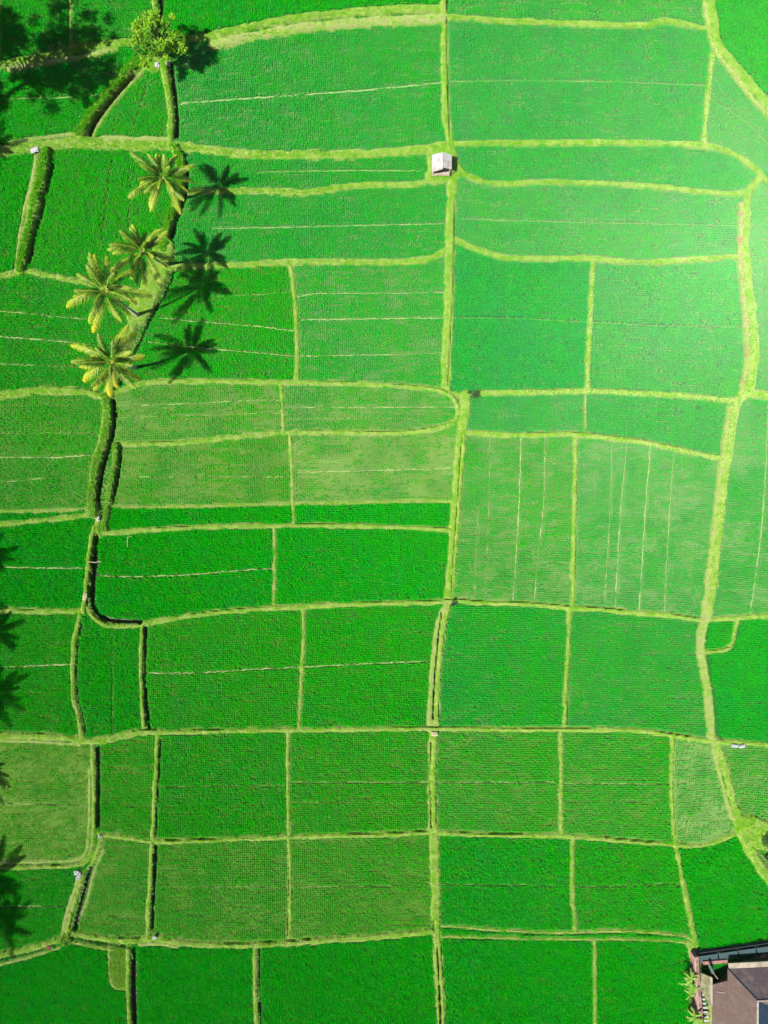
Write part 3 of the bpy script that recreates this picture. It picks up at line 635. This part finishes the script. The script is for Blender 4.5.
def palm(base, crown, label, seed, L=4.2, yellow=.2, count=19):
    rnd = random.Random(seed); b = Vector(base); c = Vector(crown); o = empty('coconut_palm', b); tag(o, label, 'palm tree', 'coconut palms along the ditch bank')
    pts = []; rad = []
    ctrl = b+Vector(((c.x-b.x)*.75, (c.y-b.y)*.75, (c.z-b.z)*.42))
    for i in range(12):
        t = i/11; p = b*(1-t)**2+ctrl*2*t*(1-t)+c*t*t; pts.append(p-Vector((0, 0, .3 if i == 0 else 0))); rad.append(.09*(1-t)+.09+(.10*(1-t)**8))
    mb = MB(); mb.tube(pts, rad, 9); mb.build('trunk', m_bark, o, smooth=True)
    lifts = []
    for i in range(count):
        t = i/(count-1); az = i*2.39996+rnd.uniform(-.38, .38); lift = 1.42-1.75*t**.85+rnd.uniform(-.1, .1); Lf = L*(.72+.36*min(1, t*1.7))*rnd.uniform(.72, 1.12)
        age = max(0, min(.9, .06+(t-.3)*yellow*1.1+rnd.uniform(-.08, .12)))
        mb = frond_mesh(az, lift, Lf, rnd.uniform(.7, 1.5)+.15*t, rnd, age, c+Vector((math.cos(az), math.sin(az), 0))*.12)
        mb.build('frond', m_frond, o, attr='age')
    for i in range(6):
        a = i*1.05+rnd.random(); q = c+Vector((math.cos(a)*.3, math.sin(a)*.3, -.28)); mb = MB(); mb.tube([q+Vector((0, 0, z)) for z in (-.17, -.12, 0, .12, .17)], [.03, .11, .14, .11, .03], 7); mb.build('coconut', m_coco, o, smooth=True)
    return o
def pb(x, y, z=.3): v = w2(x, y); return (v[0], v[1], z)
palm(pb(183, 199, .5), at(163, 178, 8.6), 'topmost coconut palm, pale tipped, leaning beside the straight level bank', 11, 4.05, .34, 22)
palm(pb(168, 265, .5), at(143, 251, 9.6), 'greenest coconut palm, second from the top, its fronds touching the palm below', 12, 4.2, .22, 24)
palm(pb(139, 316, .5), at(106, 291, 13.4), 'coconut palm with a visible white trunk, third from the top', 13, 4.35, .42, 22)
palm(pb(136, 368, .5), at(112, 362, 11.2), 'lowest coconut palm, with the most orange yellow frond tips', 14, 4.2, .66, 24)
# palms standing beyond the left side: their shadows fall across the plots
for (sx, sy, h, L, lb) in [(-14, 556, 11, 4.0, 'coconut palm off the left edge whose frond tips shade the white striped plot'),
                           (-3, 631, 11.5, 4.4, 'coconut palm off the left edge shading the level bank and the plot below it'),
                           (-3, 693, 11.0, 4.4, 'coconut palm off the left edge throwing the broad mid height shadow'),
                           (-16, 772, 10.5, 4.2, 'coconut palm off the left edge just shading the yellowish patchy plot'),
                           (-3, 872, 11.5, 4.6, 'coconut palm off the left edge shading the plot by the rubbish heap'),
                           (1, 925, 11.0, 4.6, 'coconut palm off the left edge throwing the lowest shadow'),
                           (-6, 150, 11.5, 4.3, 'coconut palm off the left edge shading the end of the wide bank')]:
    hp = h/U; x, y = sx-.514*hp, sy+.36*hp; v = w2(x, y)
    palm((v[0]+.6, v[1]-.5, .1), (v[0], v[1], h), lb, int(sy), L, .3, 19)
# ---------------------------------------------------------------- broad-leaved trees
def leaf_cloud(mb, ctr, rad, n, size, rnd, age):
    for _ in range(n):
        d = Vector((rnd.gauss(0, 1), rnd.gauss(0, 1), rnd.gauss(0, 1))).normalized()*rad*rnd.random()**.45; d.z *= .75
        p = ctr+d; nrm = Vector((rnd.gauss(0, .6), rnd.gauss(0, .6), rnd.uniform(.2, 1))).normalized(); u = nrm.orthogonal().normalized(); a = rnd.random()*6.28; w = nrm.cross(u); u2 = u*math.cos(a)+w*math.sin(a); w2_ = nrm.cross(u2); s = size*rnd.uniform(.6, 1.3)
        mb.add([p-u2*s, p-w2_*s*.5, p+u2*s, p+w2_*s*.5], [(0, 1, 2, 3)], min(1, max(0, age+rnd.gauss(0, .1))))
def tree(base, top_c, rx, rz, label, seed, clumps, leaves, csize, lsize, mat, group=None, name='leafy_tree', trunk_r=.2, cat='tree', limbs=7, hollow=.35):
    rnd = random.Random(seed); b = Vector(base); c = Vector(top_c); o = empty(name, b); tag(o, label, cat, group)
    fork = b.lerp(c, .5); mb = MB(); mb.tube([b-Vector((0, 0, .2)), b.lerp(fork, .5)+Vector((.1, .05, 0)), fork], [trunk_r*1.25, trunk_r, trunk_r*.8], 8)
    cl = []
    for i in range(clumps):
        d = Vector((rnd.gauss(0, 1), rnd.gauss(0, 1), rnd.gauss(.25, .8))).normalized()*(hollow+(1-hollow)*rnd.random()); cl.append(c+Vector((d.x*rx, d.y*rx, d.z*rz)))
    for q in sorted(cl, key=lambda q: -(q-c).length)[:limbs*3:1]:
        m_ = fork.lerp(q, .5)+Vector((rnd.uniform(-.2, .2), rnd.uniform(-.2, .2), .25)); mb.tube([fork, m_, q], [trunk_r*.5, trunk_r*.28, trunk_r*.08], 5)
    mb.build('trunk', m_limb, o, smooth=True)
    mb = MB()
    for q in cl:
        leaf_cloud(mb, q, csize*rnd.uniform(.6, 1.3), leaves, lsize, rnd, rnd.choice((.05, .2, .3, .36, .4, .45, .55)))
    mb.build('crown', mat, o, attr='age'); return o
tree((*w2(169, 66), .3), at(155, 40, 5.6), 3.5, 2.1, 'round yellow green leafy tree at the meeting of four banks', 5, 62, 85, .66, .19, m_tree, trunk_r=.2, hollow=.3)
for (sx, sy, h, rx, cl, lv, lb) in [(66, 58, 17.0, 7.8, 150, 56, 'tall sparse tree beyond the top left corner casting the dappled shadow'),
                                 (4, 36, 13, 3.4, 46, 60, 'dense tree beyond the top left corner casting the darkest shadow')]:
    hp = h/U; v = w2(sx-.514*hp, sy+.36*hp); tree((v[0]-.5, v[1], 0), (v[0], v[1], h), rx, rx*.6, lb, int(sx), cl, lv, 1.05, .26, m_tree, 'trees beyond the left edge', trunk_r=.34, limbs=9, hollow=.2)
hp = 11/U; v = w2(-10-.514*hp, 100+.36*hp); tree((v[0], v[1], 0), (v[0], v[1], 11), 2.6, 3, 'dense tree off the left edge shading the end of the straw track', 77, 40, 60, .9, .24, m_tree, 'trees beyond the left edge', trunk_r=.3)
hp = 9/U; v = w2(-12-.514*hp, 898+.36*hp); tree((v[0], v[1], 0), (v[0], v[1], 9), 3.2, 2.6, 'bushy tree off the left edge among the lowest palms', 78, 40, 60, .9, .24, m_tree, 'trees beyond the left edge', trunk_r=.3)
# ---------------------------------------------------------------- bushes
def bush(x, y, r, h, label, seed, mat, z=.3, clumps=9, leaves=40, ls=.1):
    rnd = random.Random(seed); b = Vector((*w2(x, y), z)); o = empty('bush', b); tag(o, label, 'bush')
    mb = MB(); mc = MB()
    for i in range(clumps):
        a = rnd.random()*6.28; q = b+Vector((math.cos(a)*r*rnd.random()**.6, math.sin(a)*r*rnd.random()**.6, h*rnd.uniform(.4, 1))); mb.tube([b-Vector((0, 0, .1)), b.lerp(q, .5), q], [.035, .025, .012], 5); leaf_cloud(mc, q, r*.45, leaves, ls, rnd, rnd.choice((.05, .2, .4)))
    mb.build('stem', m_limb, o); mc.build('foliage', mat, o, attr='age'); return o
bush(472, 396, .62, .8, 'round dark bush at the crossing of banks above the upright striped plots', 1, m_bush)
bush(452, 603, .42, .6, 'small bush where the split central track begins', 2, m_bush, clumps=6)
bush(69, 936, .75, .7, 'bright green bush on the bank corner in the lower left', 3, m_tree, clumps=11)
bush(766, 838, 1.0, .8, 'dark green bush on the bright bank at the right edge', 4, m_bush, clumps=12)
for i, (x, y, r, lb) in enumerate([(42, 57, .55, 'small shaded shrub at the left end of the straw bank'), (54, 53, .5, 'small shrub on the shaded straw bank left of the pale mound'), (66, 51, .7, 'palest round shrub on the straw bank under the short thin bank'),
                                   (80, 48, .5, 'shaded shrub just right of the palest round shrub'), (93, 47, .5, 'shaded shrub midway between pale round shrub and leafy tree'), (108, 45, .5, 'shaded shrub nearest the leafy tree on the straw bank')]):
    bush(x, y, r, .6, lb, 20+i, m_lush if i == 2 else m_tree, clumps=7)
# ---------------------------------------------------------------- field hut with the white gable roof
hb = Vector((*w2(440.5, 171.5), .34)); hut = empty('field_hut', hb); HS = .93; tag(hut, 'small open field hut with white sheet metal gable roof on the central bank', 'hut')
def hp_(x, y, z): return hb+Vector((x, y, z))*HS
mb = MB(); mb.box(hp_(0, 0, .55), (2.2, 1.9, .12)); mb.build('platform', m_beige, hut)
for sx in (-1, 1):
    for sy in (-1, 1): mb = MB(); mb.box(hp_(sx*1.1, sy*.9, .95), (.1, .1, 2.1)); mb.build('post', m_wood, hut)
mb = MB(); mb.box(hp_(0, 1.05, 1.2), (2.2, .05, 1.3)); mb.build('rear_wall', m_wood, hut)
mb = MB(); mb.box(hp_(-1.12, .1, 1.0), (.05, 1.7, .9)); mb.build('side_wall', m_pink, hut)
mb = MB(); mb.box(hp_(.1, -.98, .8), (1.0, .06, .3)); mb.build('rail', m_wood, hut)
mb = MB(); mb.slab([hp_(-1.34, -1.22, 1.95), hp_(.02, -1.22, 2.70), hp_(.02, 1.10, 2.70), hp_(-1.34, 1.10, 1.95)], .05); mb.build('roof_slope', m_roofw, hut)
mb = MB(); mb.slab([hp_(.03, -.95, 2.68), hp_(1.34, -.85, 1.93), hp_(1.34, 1.10, 1.93), hp_(.03, 1.10, 2.68)], .05); mb.build('roof_slope', m_roofw, hut)
mb = MB(); mb.tube([hp_(.02, -1.18, 2.72), hp_(.02, 1.08, 2.72)], [.05, .05], 6); mb.build('ridge_cap', m_whitemetal, hut)
# ---------------------------------------------------------------- the brown roofed house and its yard
h0 = at(740, 1000, 0); house = empty('house', h0); tag(house, 'brown tiled house with hipped roof in the lower right corner', 'house')
E = 2.2; Rg = 4.0
def poly(name, pts, t, mat): mb = MB(); mb.slab(pts, t); return mb.build(name, mat, house)
eTL, eBL = at(728, 969, E), at(728, 1075, E); rT, rB = at(757.5, 1000.5, Rg), at(757, 1075, Rg); eTR, rR = at(830, 964, E), at(830, 996, Rg)
roof = poly('roof', [eTL, eBL, rB, rT], .14, m_tile)
def rpart(name, pts, t, mat): mb = MB(); mb.slab(pts, t); o = mb.build(name, mat, house); o.location -= Vector((0, 0, 0)); return o
rpart('north_roof', [eTL+Vector((.02, .02, 0)), rT+Vector((.02, .02, 0)), rR, eTR], .14, m_tile_shade)
rpart('south_roof', [rT+Vector((.06, -.03, -.02)), at(763, 1004.5, 3.5), at(830, 1001, 3.5), rR+Vector((0, -.03, -.02))], .12, m_tile)
rpart('blue_roof', [rT+Vector((.08, -.16, -.03)), rB+Vector((.08, 0, -.03)), at(800, 1075, 1.6), at(800, 1006, 1.6)], .1, m_blue)
mb = MB(); mb.tube([rT+Vector((0, 0, .05)), rB+Vector((0, 0, .05))], [.11, .11], 6); mb.build('ridge_cap', m_ridge, house)
mb = MB(); mb.tube([rT+Vector((0, 0, .05)), rR+Vector((0, 0, .05))], [.11, .11], 6); mb.build('ridge_cap', m_ridge, house)
mb = MB(); mb.tube([eTL+Vector((0, 0, .05)), rT+Vector((0, 0, .05))], [.08, .08], 6); mb.build('hip_cap', m_dark, house)
rpart('extension_roof', [at(712.5, 984.5, 1.75), at(712.5, 1075, 1.75), at(728, 1075, 2.08), at(728, 980.5, 2.08)], .12, m_tile)
mb = MB(); a, c_ = at(731, 973, 0), at(826, 1070, 0); mb.box(((a.x+c_.x)/2, (a.y+c_.y)/2, 1.0), (abs(c_.x-a.x), abs(a.y-c_.y), 2.0)); mb.build('wall', m_beige, house)
mb = MB(); a, c_ = at(715, 990, 0), at(729.5, 1070, 0); mb.box(((a.x+c_.x)/2-.1, (a.y+c_.y)/2, .8), (abs(c_.x-a.x)-.2, abs(a.y-c_.y), 1.6)); mb.build('extension_wall', m_beige, house)
mb = MB(); mb.slab([at(729, 963.3, 2.17), at(729, 968.7, 2.17), at(830, 963.7, 2.17), at(830, 958.2, 2.17)], .18); mb.build('terrace', m_beige, house)
mb = MB(); mb.box(at(721, 992.2, 2.02), (.9, .05, .05), -.15); mb.build('roof_pipe', m_white, house)
mb = MB(); mb.slab([at(701, 973, 1.8), at(701, 991, 1.8), at(711.6, 1008, 1.8), at(711, 977, 1.8)], .15); lean = mb.build('lean_to_slab', m_olive, house)
mb = MB(); mb.slab([at(710.6, 977, 1.9), at(710.8, 1007, 1.9), at(712.6, 1007, 1.9), at(712.4, 978, 1.9)], .3); mb.build('parapet', m_beige, house)
mb = MB(); mb.box(at(713, 972, 1.2)+Vector((0, 0, 0)), (.12, .12, 2.4)); mb.build('yard_post', m_wood, house)
mb = MB(); mb.slab([at(708, 965.5, 1.9), at(712, 974, 1.9), at(714.5, 973, 1.9), at(710, 964.5, 1.9)], .06); mb.build('awning_board', m_teal, house)
# front yard wall, capped in pink
wl = empty('yard_wall', at(696, 956, 0)); tag(wl, 'pink capped yard wall running down the left side of the house', 'wall')
mb = MB(); P = [at(696.5, 957, 1.5), at(698, 985, 1.5), at(700.5, 1010, 1.5), at(704, 1075, 1.5)]; W = Vector((.27, 0, 0))
for a, b_ in zip(P[:-1], P[1:]): mb.slab([a-W, b_-W, b_+W, a+W], 1.6)
mb.build('masonry', m_brick, wl)
mb = MB()
for a, b_ in zip(P[:-1], P[1:]): mb.slab([a-W*1.15+Vector((0, 0, .09)), b_-W*1.15+Vector((0, 0, .09)), b_-W*.5+Vector((0, 0, .09)), a-W*.5+Vector((0, 0, .09))], .085)
mb.build('coping', m_beige, wl)
bw = empty('back_wall', at(730, 954, 0)); tag(bw, 'low pink yard wall behind the teal canopy, facing the rice', 'wall')
mb = MB(); mb.slab([at(697, 953.4, .8), at(697, 955.6, .8), at(830, 936.2, .8), at(830, 934, .8)], .9); mb.build('masonry', m_dark, bw)  # dark colour paints the shade on the wall's outer face
mb = MB(); mb.slab([at(703, 961.6, 1.2), at(703.5, 965, 1.2), at(727.5, 962.8, 1.2), at(727.5, 960, 1.2)], 1.3); mb.build('pink_ledge', m_brick, bw)
cn = empty('canopy', at(730, 955, 0)); tag(cn, 'long teal sheet canopy strip above the house along the rice edge', 'canopy')
xs = [697.5, 717.6, 718.4, 737.6, 738.4, 755.6, 756.4, 780, 780.8, 830]
for i in range(0, 10, 2):
    def yy(x): return 956.5-(x-698)*.145
    x0_, x1_ = xs[i], xs[i+1]; mb = MB(); mb.slab([at(x0_, yy(x0_), 1.15), at(x0_+1.4, yy(x0_)+6.2, .95), at(x1_+.2, yy(x1_)+6.2, .95), at(x1_, yy(x1_), 1.15)], .04); mb.build('roof_sheet', m_teal, cn)
for x in (700, 718, 738, 756): p = at(x, yy(x)+3, 0); mb = MB(); mb.box((p.x, p.y, .5), (.09, .09, 1.0)); mb.build('post', m_dark, cn)
p = at(763, 955.5, 1.0); mb = MB()
rnd = random.Random(4); gp = [[p+Vector((i*.16-.3, j*.16-.24, .10+rnd.uniform(-.04, .07))) for i in range(5)] for j in range(4)]
mb.add([q for r_ in gp for q in r_], [(j*5+i, j*5+i+1, j*5+i+6, j*5+i+5) for j in range(3) for i in range(4)]); tag(mb.build('cloth', m_rose, None, p), 'pink cloth lying on the teal canopy', 'cloth')
st_ = empty('outdoor_stairs', at(706, 1004, 0)); tag(st_, 'pale concrete steps in the gap between yard wall and house', 'stairs')
for i in range(10):
    y = 994+i*4.3; z = 1.5-.12*i; wd_ = 1.2+.38*min(i, 6); mb = MB(); mb.slab([at(702.5+i*.25, y, z), at(702.5+i*.25, y+1.9, z), at(702.5+i*.25+wd_*1.6, y+1.9, z), at(702.5+i*.25+wd_*1.6, y, z)], .1); mb.build('step', m_whitemetal, st_)
# ---------------------------------------------------------------- long leaved plants along the yard wall
def fan_plant(x, y, h, L, label, seed, n=16):
    rnd = random.Random(seed); b = Vector((*w2(x, y), .2)); o = empty('broad_leaf_plant', b); tag(o, label, 'plant', 'pale plants along the yard wall')
    for k in range(3):
        top = b+Vector((rnd.uniform(-.5, .5), rnd.uniform(-.6, .6), h*rnd.uniform(.7, 1))); mb = MB(); mb.tube([b-Vector((0, 0, .2)), b.lerp(top, .6)+Vector((.05, 0, 0)), top], [.06, .05, .03], 6); mb.build('stem', m_lush, o)
        for i in range(n//2):
            az = i*2.4+rnd.random(); l = L*rnd.uniform(.6, 1.1); el = rnd.uniform(.1, .8); p = top.copy(); mb = MB(); vs = []; m_ = 6
            for j in range(m_+1):
                t = j/m_; w_ = .10*math.sin(math.pi*(.08+.9*t))**.7+.01; sd = Vector((-math.sin(az), math.cos(az), 0))*w_; vs += [p-sd+Vector((0, 0, .03)), p, p+sd+Vector((0, 0, .03))]; p = p+Vector((math.cos(az)*math.cos(el), math.sin(az)*math.cos(el), math.sin(el)))*l/m_; el -= .28
            fs = []
            for j in range(m_): fs += [(3*j, 3*j+1, 3*j+4, 3*j+3), (3*j+1, 3*j+2, 3*j+5, 3*j+4)]
            mb.add(vs, fs, rnd.choice((.1, .3, .45))); mb.build('leaf', m_lush, o, attr='age')
fan_plant(686, 971, 1.7, 1.25, 'pale feathery plant at the upper end of the yard wall', 31)
fan_plant(689, 984, 1.3, 1.1, 'yellowish plant between the two taller wall plants', 32)
fan_plant(687, 1005, 1.9, 1.3, 'pale feathery plant midway down the yard wall near the bottom edge', 33)
fan_plant(692, 1019, 1.6, 1.2, 'lowest wall plant, cut by the bottom edge', 34)
# ---------------------------------------------------------------- litter, sacks and sticks
def crumple(name, x, y, sx, sy, label, cat, mat, seed, z=.42, rot=0, group=None, hgt=.22):
    rnd = random.Random(seed); p = Vector((*w2(x, y), z)); n = 7; vs = []; mb = MB(); ca, sa = math.cos(rot), math.sin(rot)
    for j in range(n):
        for i in range(n):
            u, v_ = i/(n-1)*2-1, j/(n-1)*2-1; rr = max(0, 1-(u*u+v_*v_)*.5); k = 1+rnd.uniform(-.22, .22); a, b_ = u*sx*k/2, v_*sy*k/2
            vs.append(p+Vector((a*ca-b_*sa, a*sa+b_*ca, hgt*rr*rnd.uniform(.5, 1.3))))
    mb.add(vs, [(j*n+i, j*n+i+1, (j+1)*n+i+1, (j+1)*n+i) for j in range(n-1) for i in range(n-1)]); tag(mb.build(name, mat, None, p), label, cat, group)
crumple('plastic_sheet', 36.5, 152.5, 1.0, .6, 'grey white plastic sheet at the head of the diagonal hedge bank', 'plastic sheet', m_white, 1, .5, .3)
crumple('sack', 177.5, 150, .55, .6, 'white sack on the level bank above the topmost palm', 'sack', m_white, 2, .5)
crumple('sack', 158.5, 67.5, .5, .6, 'white sack on the grass under the leafy tree', 'sack', m_white, 3, .5)
for i, (x, y, s) in enumerate([(78, 871, .6), (81, 873.5, .55), (79.5, 876, .5)]): crumple('plastic_scrap', x, y, s, s*.8, ('topmost white scrap of the rubbish heap by the dark ditch', 'white scrap at the ditch side of the rubbish heap', 'lowest white scrap of the rubbish heap by the dark ditch')[i], 'plastic scrap', m_white, 10+i, .42, i, 'rubbish heap scraps')
crumple('plastic_scrap', 156, 935.5, .5, .45, 'white scrap at the lower end of the upright ditch', 'plastic scrap', m_white, 14, .45)
crumple('plastic_scrap', 101.5, 834.5, .4, .3, 'pale scrap at the bend above the dark ditch', 'plastic scrap', m_white, 15, .45)
crumple('sack', 732.5, 744.5, 1.0, .42, 'larger white sack on the track at the right edge', 'sack', m_white, 16, .46, -.05)
crumple('sack', 740, 745, .75, .38, 'smaller white sack beside the larger one on the track', 'sack', m_white, 17, .46, .1)
crumple('cloth', 50, 945, .55, .38, 'dark red cloth on the lower left bank', 'cloth', m_red, 18, .42)
crumple('plastic_scrap', 100, 519, .35, .6, 'pale scrap where the twin tall banks meet', 'plastic scrap', m_white, 19, .5)
crumple('straw_heap', 87, 596, .5, .9, 'pale straw heap at the end of the deep curved ditch', 'straw', m_straw, 20, .6)
crumple('straw_heap', 434, 733, .8, .5, 'pale straw heap at the lower end of the split central track', 'straw', m_straw, 21, .45)
def pole(name, pts, r, label, cat, mat): mb = MB(); mb.tube(pts, [r]*len(pts), 6); tag(mb.build(name, mat, None, pts[0]), label, cat)
pole('bamboo_pole', [Vector((*w2(90, 561), .75)), Vector((*w2(97, 562), .7)), Vector((*w2(103, 561), .55))], .05, 'bamboo pole laid across the deep curved ditch', 'pole', m_straw)
pole('bent_stick', [Vector((*w2(128, 548), .1)), Vector((*w2(129, 542), .6)), Vector((*w2(130, 537), .75)), Vector((*w2(133, 536), .5))], .04, 'bent pale stick standing in the dense plot', 'stick', m_straw)
pole('wooden_post', [Vector((*w2(764.5, 856), .2)), Vector((*w2(764.5, 856), 1.6))], .16, 'dark wooden post on the bright bank at the right edge', 'post', m_dark)
pole('cable', [Vector((*w2(750, 855), .9)), Vector((*w2(757, 857), 1.15)), Vector((*w2(764.5, 856), 1.55))], .03, 'dark cable running from the wooden post to the bank', 'cable', m_dark)
# leafless twigs beside the leafy tree
tw = empty('bare_shrub', (*w2(137, 34), .1)); tag(tw, 'leafless pale shrub left of the leafy tree', 'shrub'); rnd = random.Random(9); mb = MB(); b = tw.location
for i in range(16):
    a = rnd.random()*6.28; l = rnd.uniform(.5, 1.3); q = b+Vector((math.cos(a)*l, math.sin(a)*l, rnd.uniform(.5, 1.3))); mb.tube([b, b.lerp(q, .5)+Vector((0, 0, .2)), q], [.03, .02, .01], 4)
mb.build('twigs', m_straw, tw)
# ---------------------------------------------------------------- camera and daylight
sc = bpy.context.scene
cam = bpy.data.objects.new('camera', bpy.data.cameras.new('camera')); C.objects.link(cam)
cam.location = (0, 0, CAM_H); cam.data.sensor_width = 36; cam.data.lens = 684/1024*36; cam.data.clip_end = 6000; sc.camera = cam
SUN = Vector((-.514, -.36, 1)).normalized()
sl = bpy.data.lights.new('sun', 'SUN'); sl.energy = 5.0; sl.angle = math.radians(.55); sl.color = (1, .955, .87)
so = bpy.data.objects.new('sun', sl); C.objects.link(so); so.rotation_euler = (-SUN).to_track_quat('-Z', 'Y').to_euler(); so.location = (-60, -40, 120)
wd = bpy.data.worlds.new('World'); sc.world = wd; wd.use_nodes = True; nt = wd.node_tree
sky = nt.nodes.new('ShaderNodeTexSky'); sky.sky_type = 'NISHITA'; sky.sun_disc = False; sky.sun_elevation = math.asin(SUN.z); sky.sun_rotation = math.atan2(SUN.x, SUN.y)
nt.links.new(sky.outputs[0], nt.nodes['Background'].inputs[0]); nt.nodes['Background'].inputs[1].default_value = .05
sc.view_settings.view_transform = 'Standard'; sc.view_settings.look = 'None'; sc.view_settings.gamma = 1; sc.view_settings.use_curve_mapping = False
sc.view_settings.exposure = EXPO

# thin even haze box, added to make the pale glow opposite the sun
hz, nt, b = new_mat('glow_haze'); nt.nodes.remove(b); pv = nt.nodes.new('ShaderNodeVolumePrincipled')
pv.inputs['Color'].default_value = (.95, .97, 1, 1); pv.inputs['Density'].default_value = HAZE; pv.inputs['Anisotropy'].default_value = -.8
nt.links.new(pv.outputs[0], nt.nodes['Material Output'].inputs['Volume'])
mb = MB(); mb.box((0, 0, 44), (2450, 2450, 94)); hzo = mb.build('haze', hz); tag(hzo, kind='stuff')
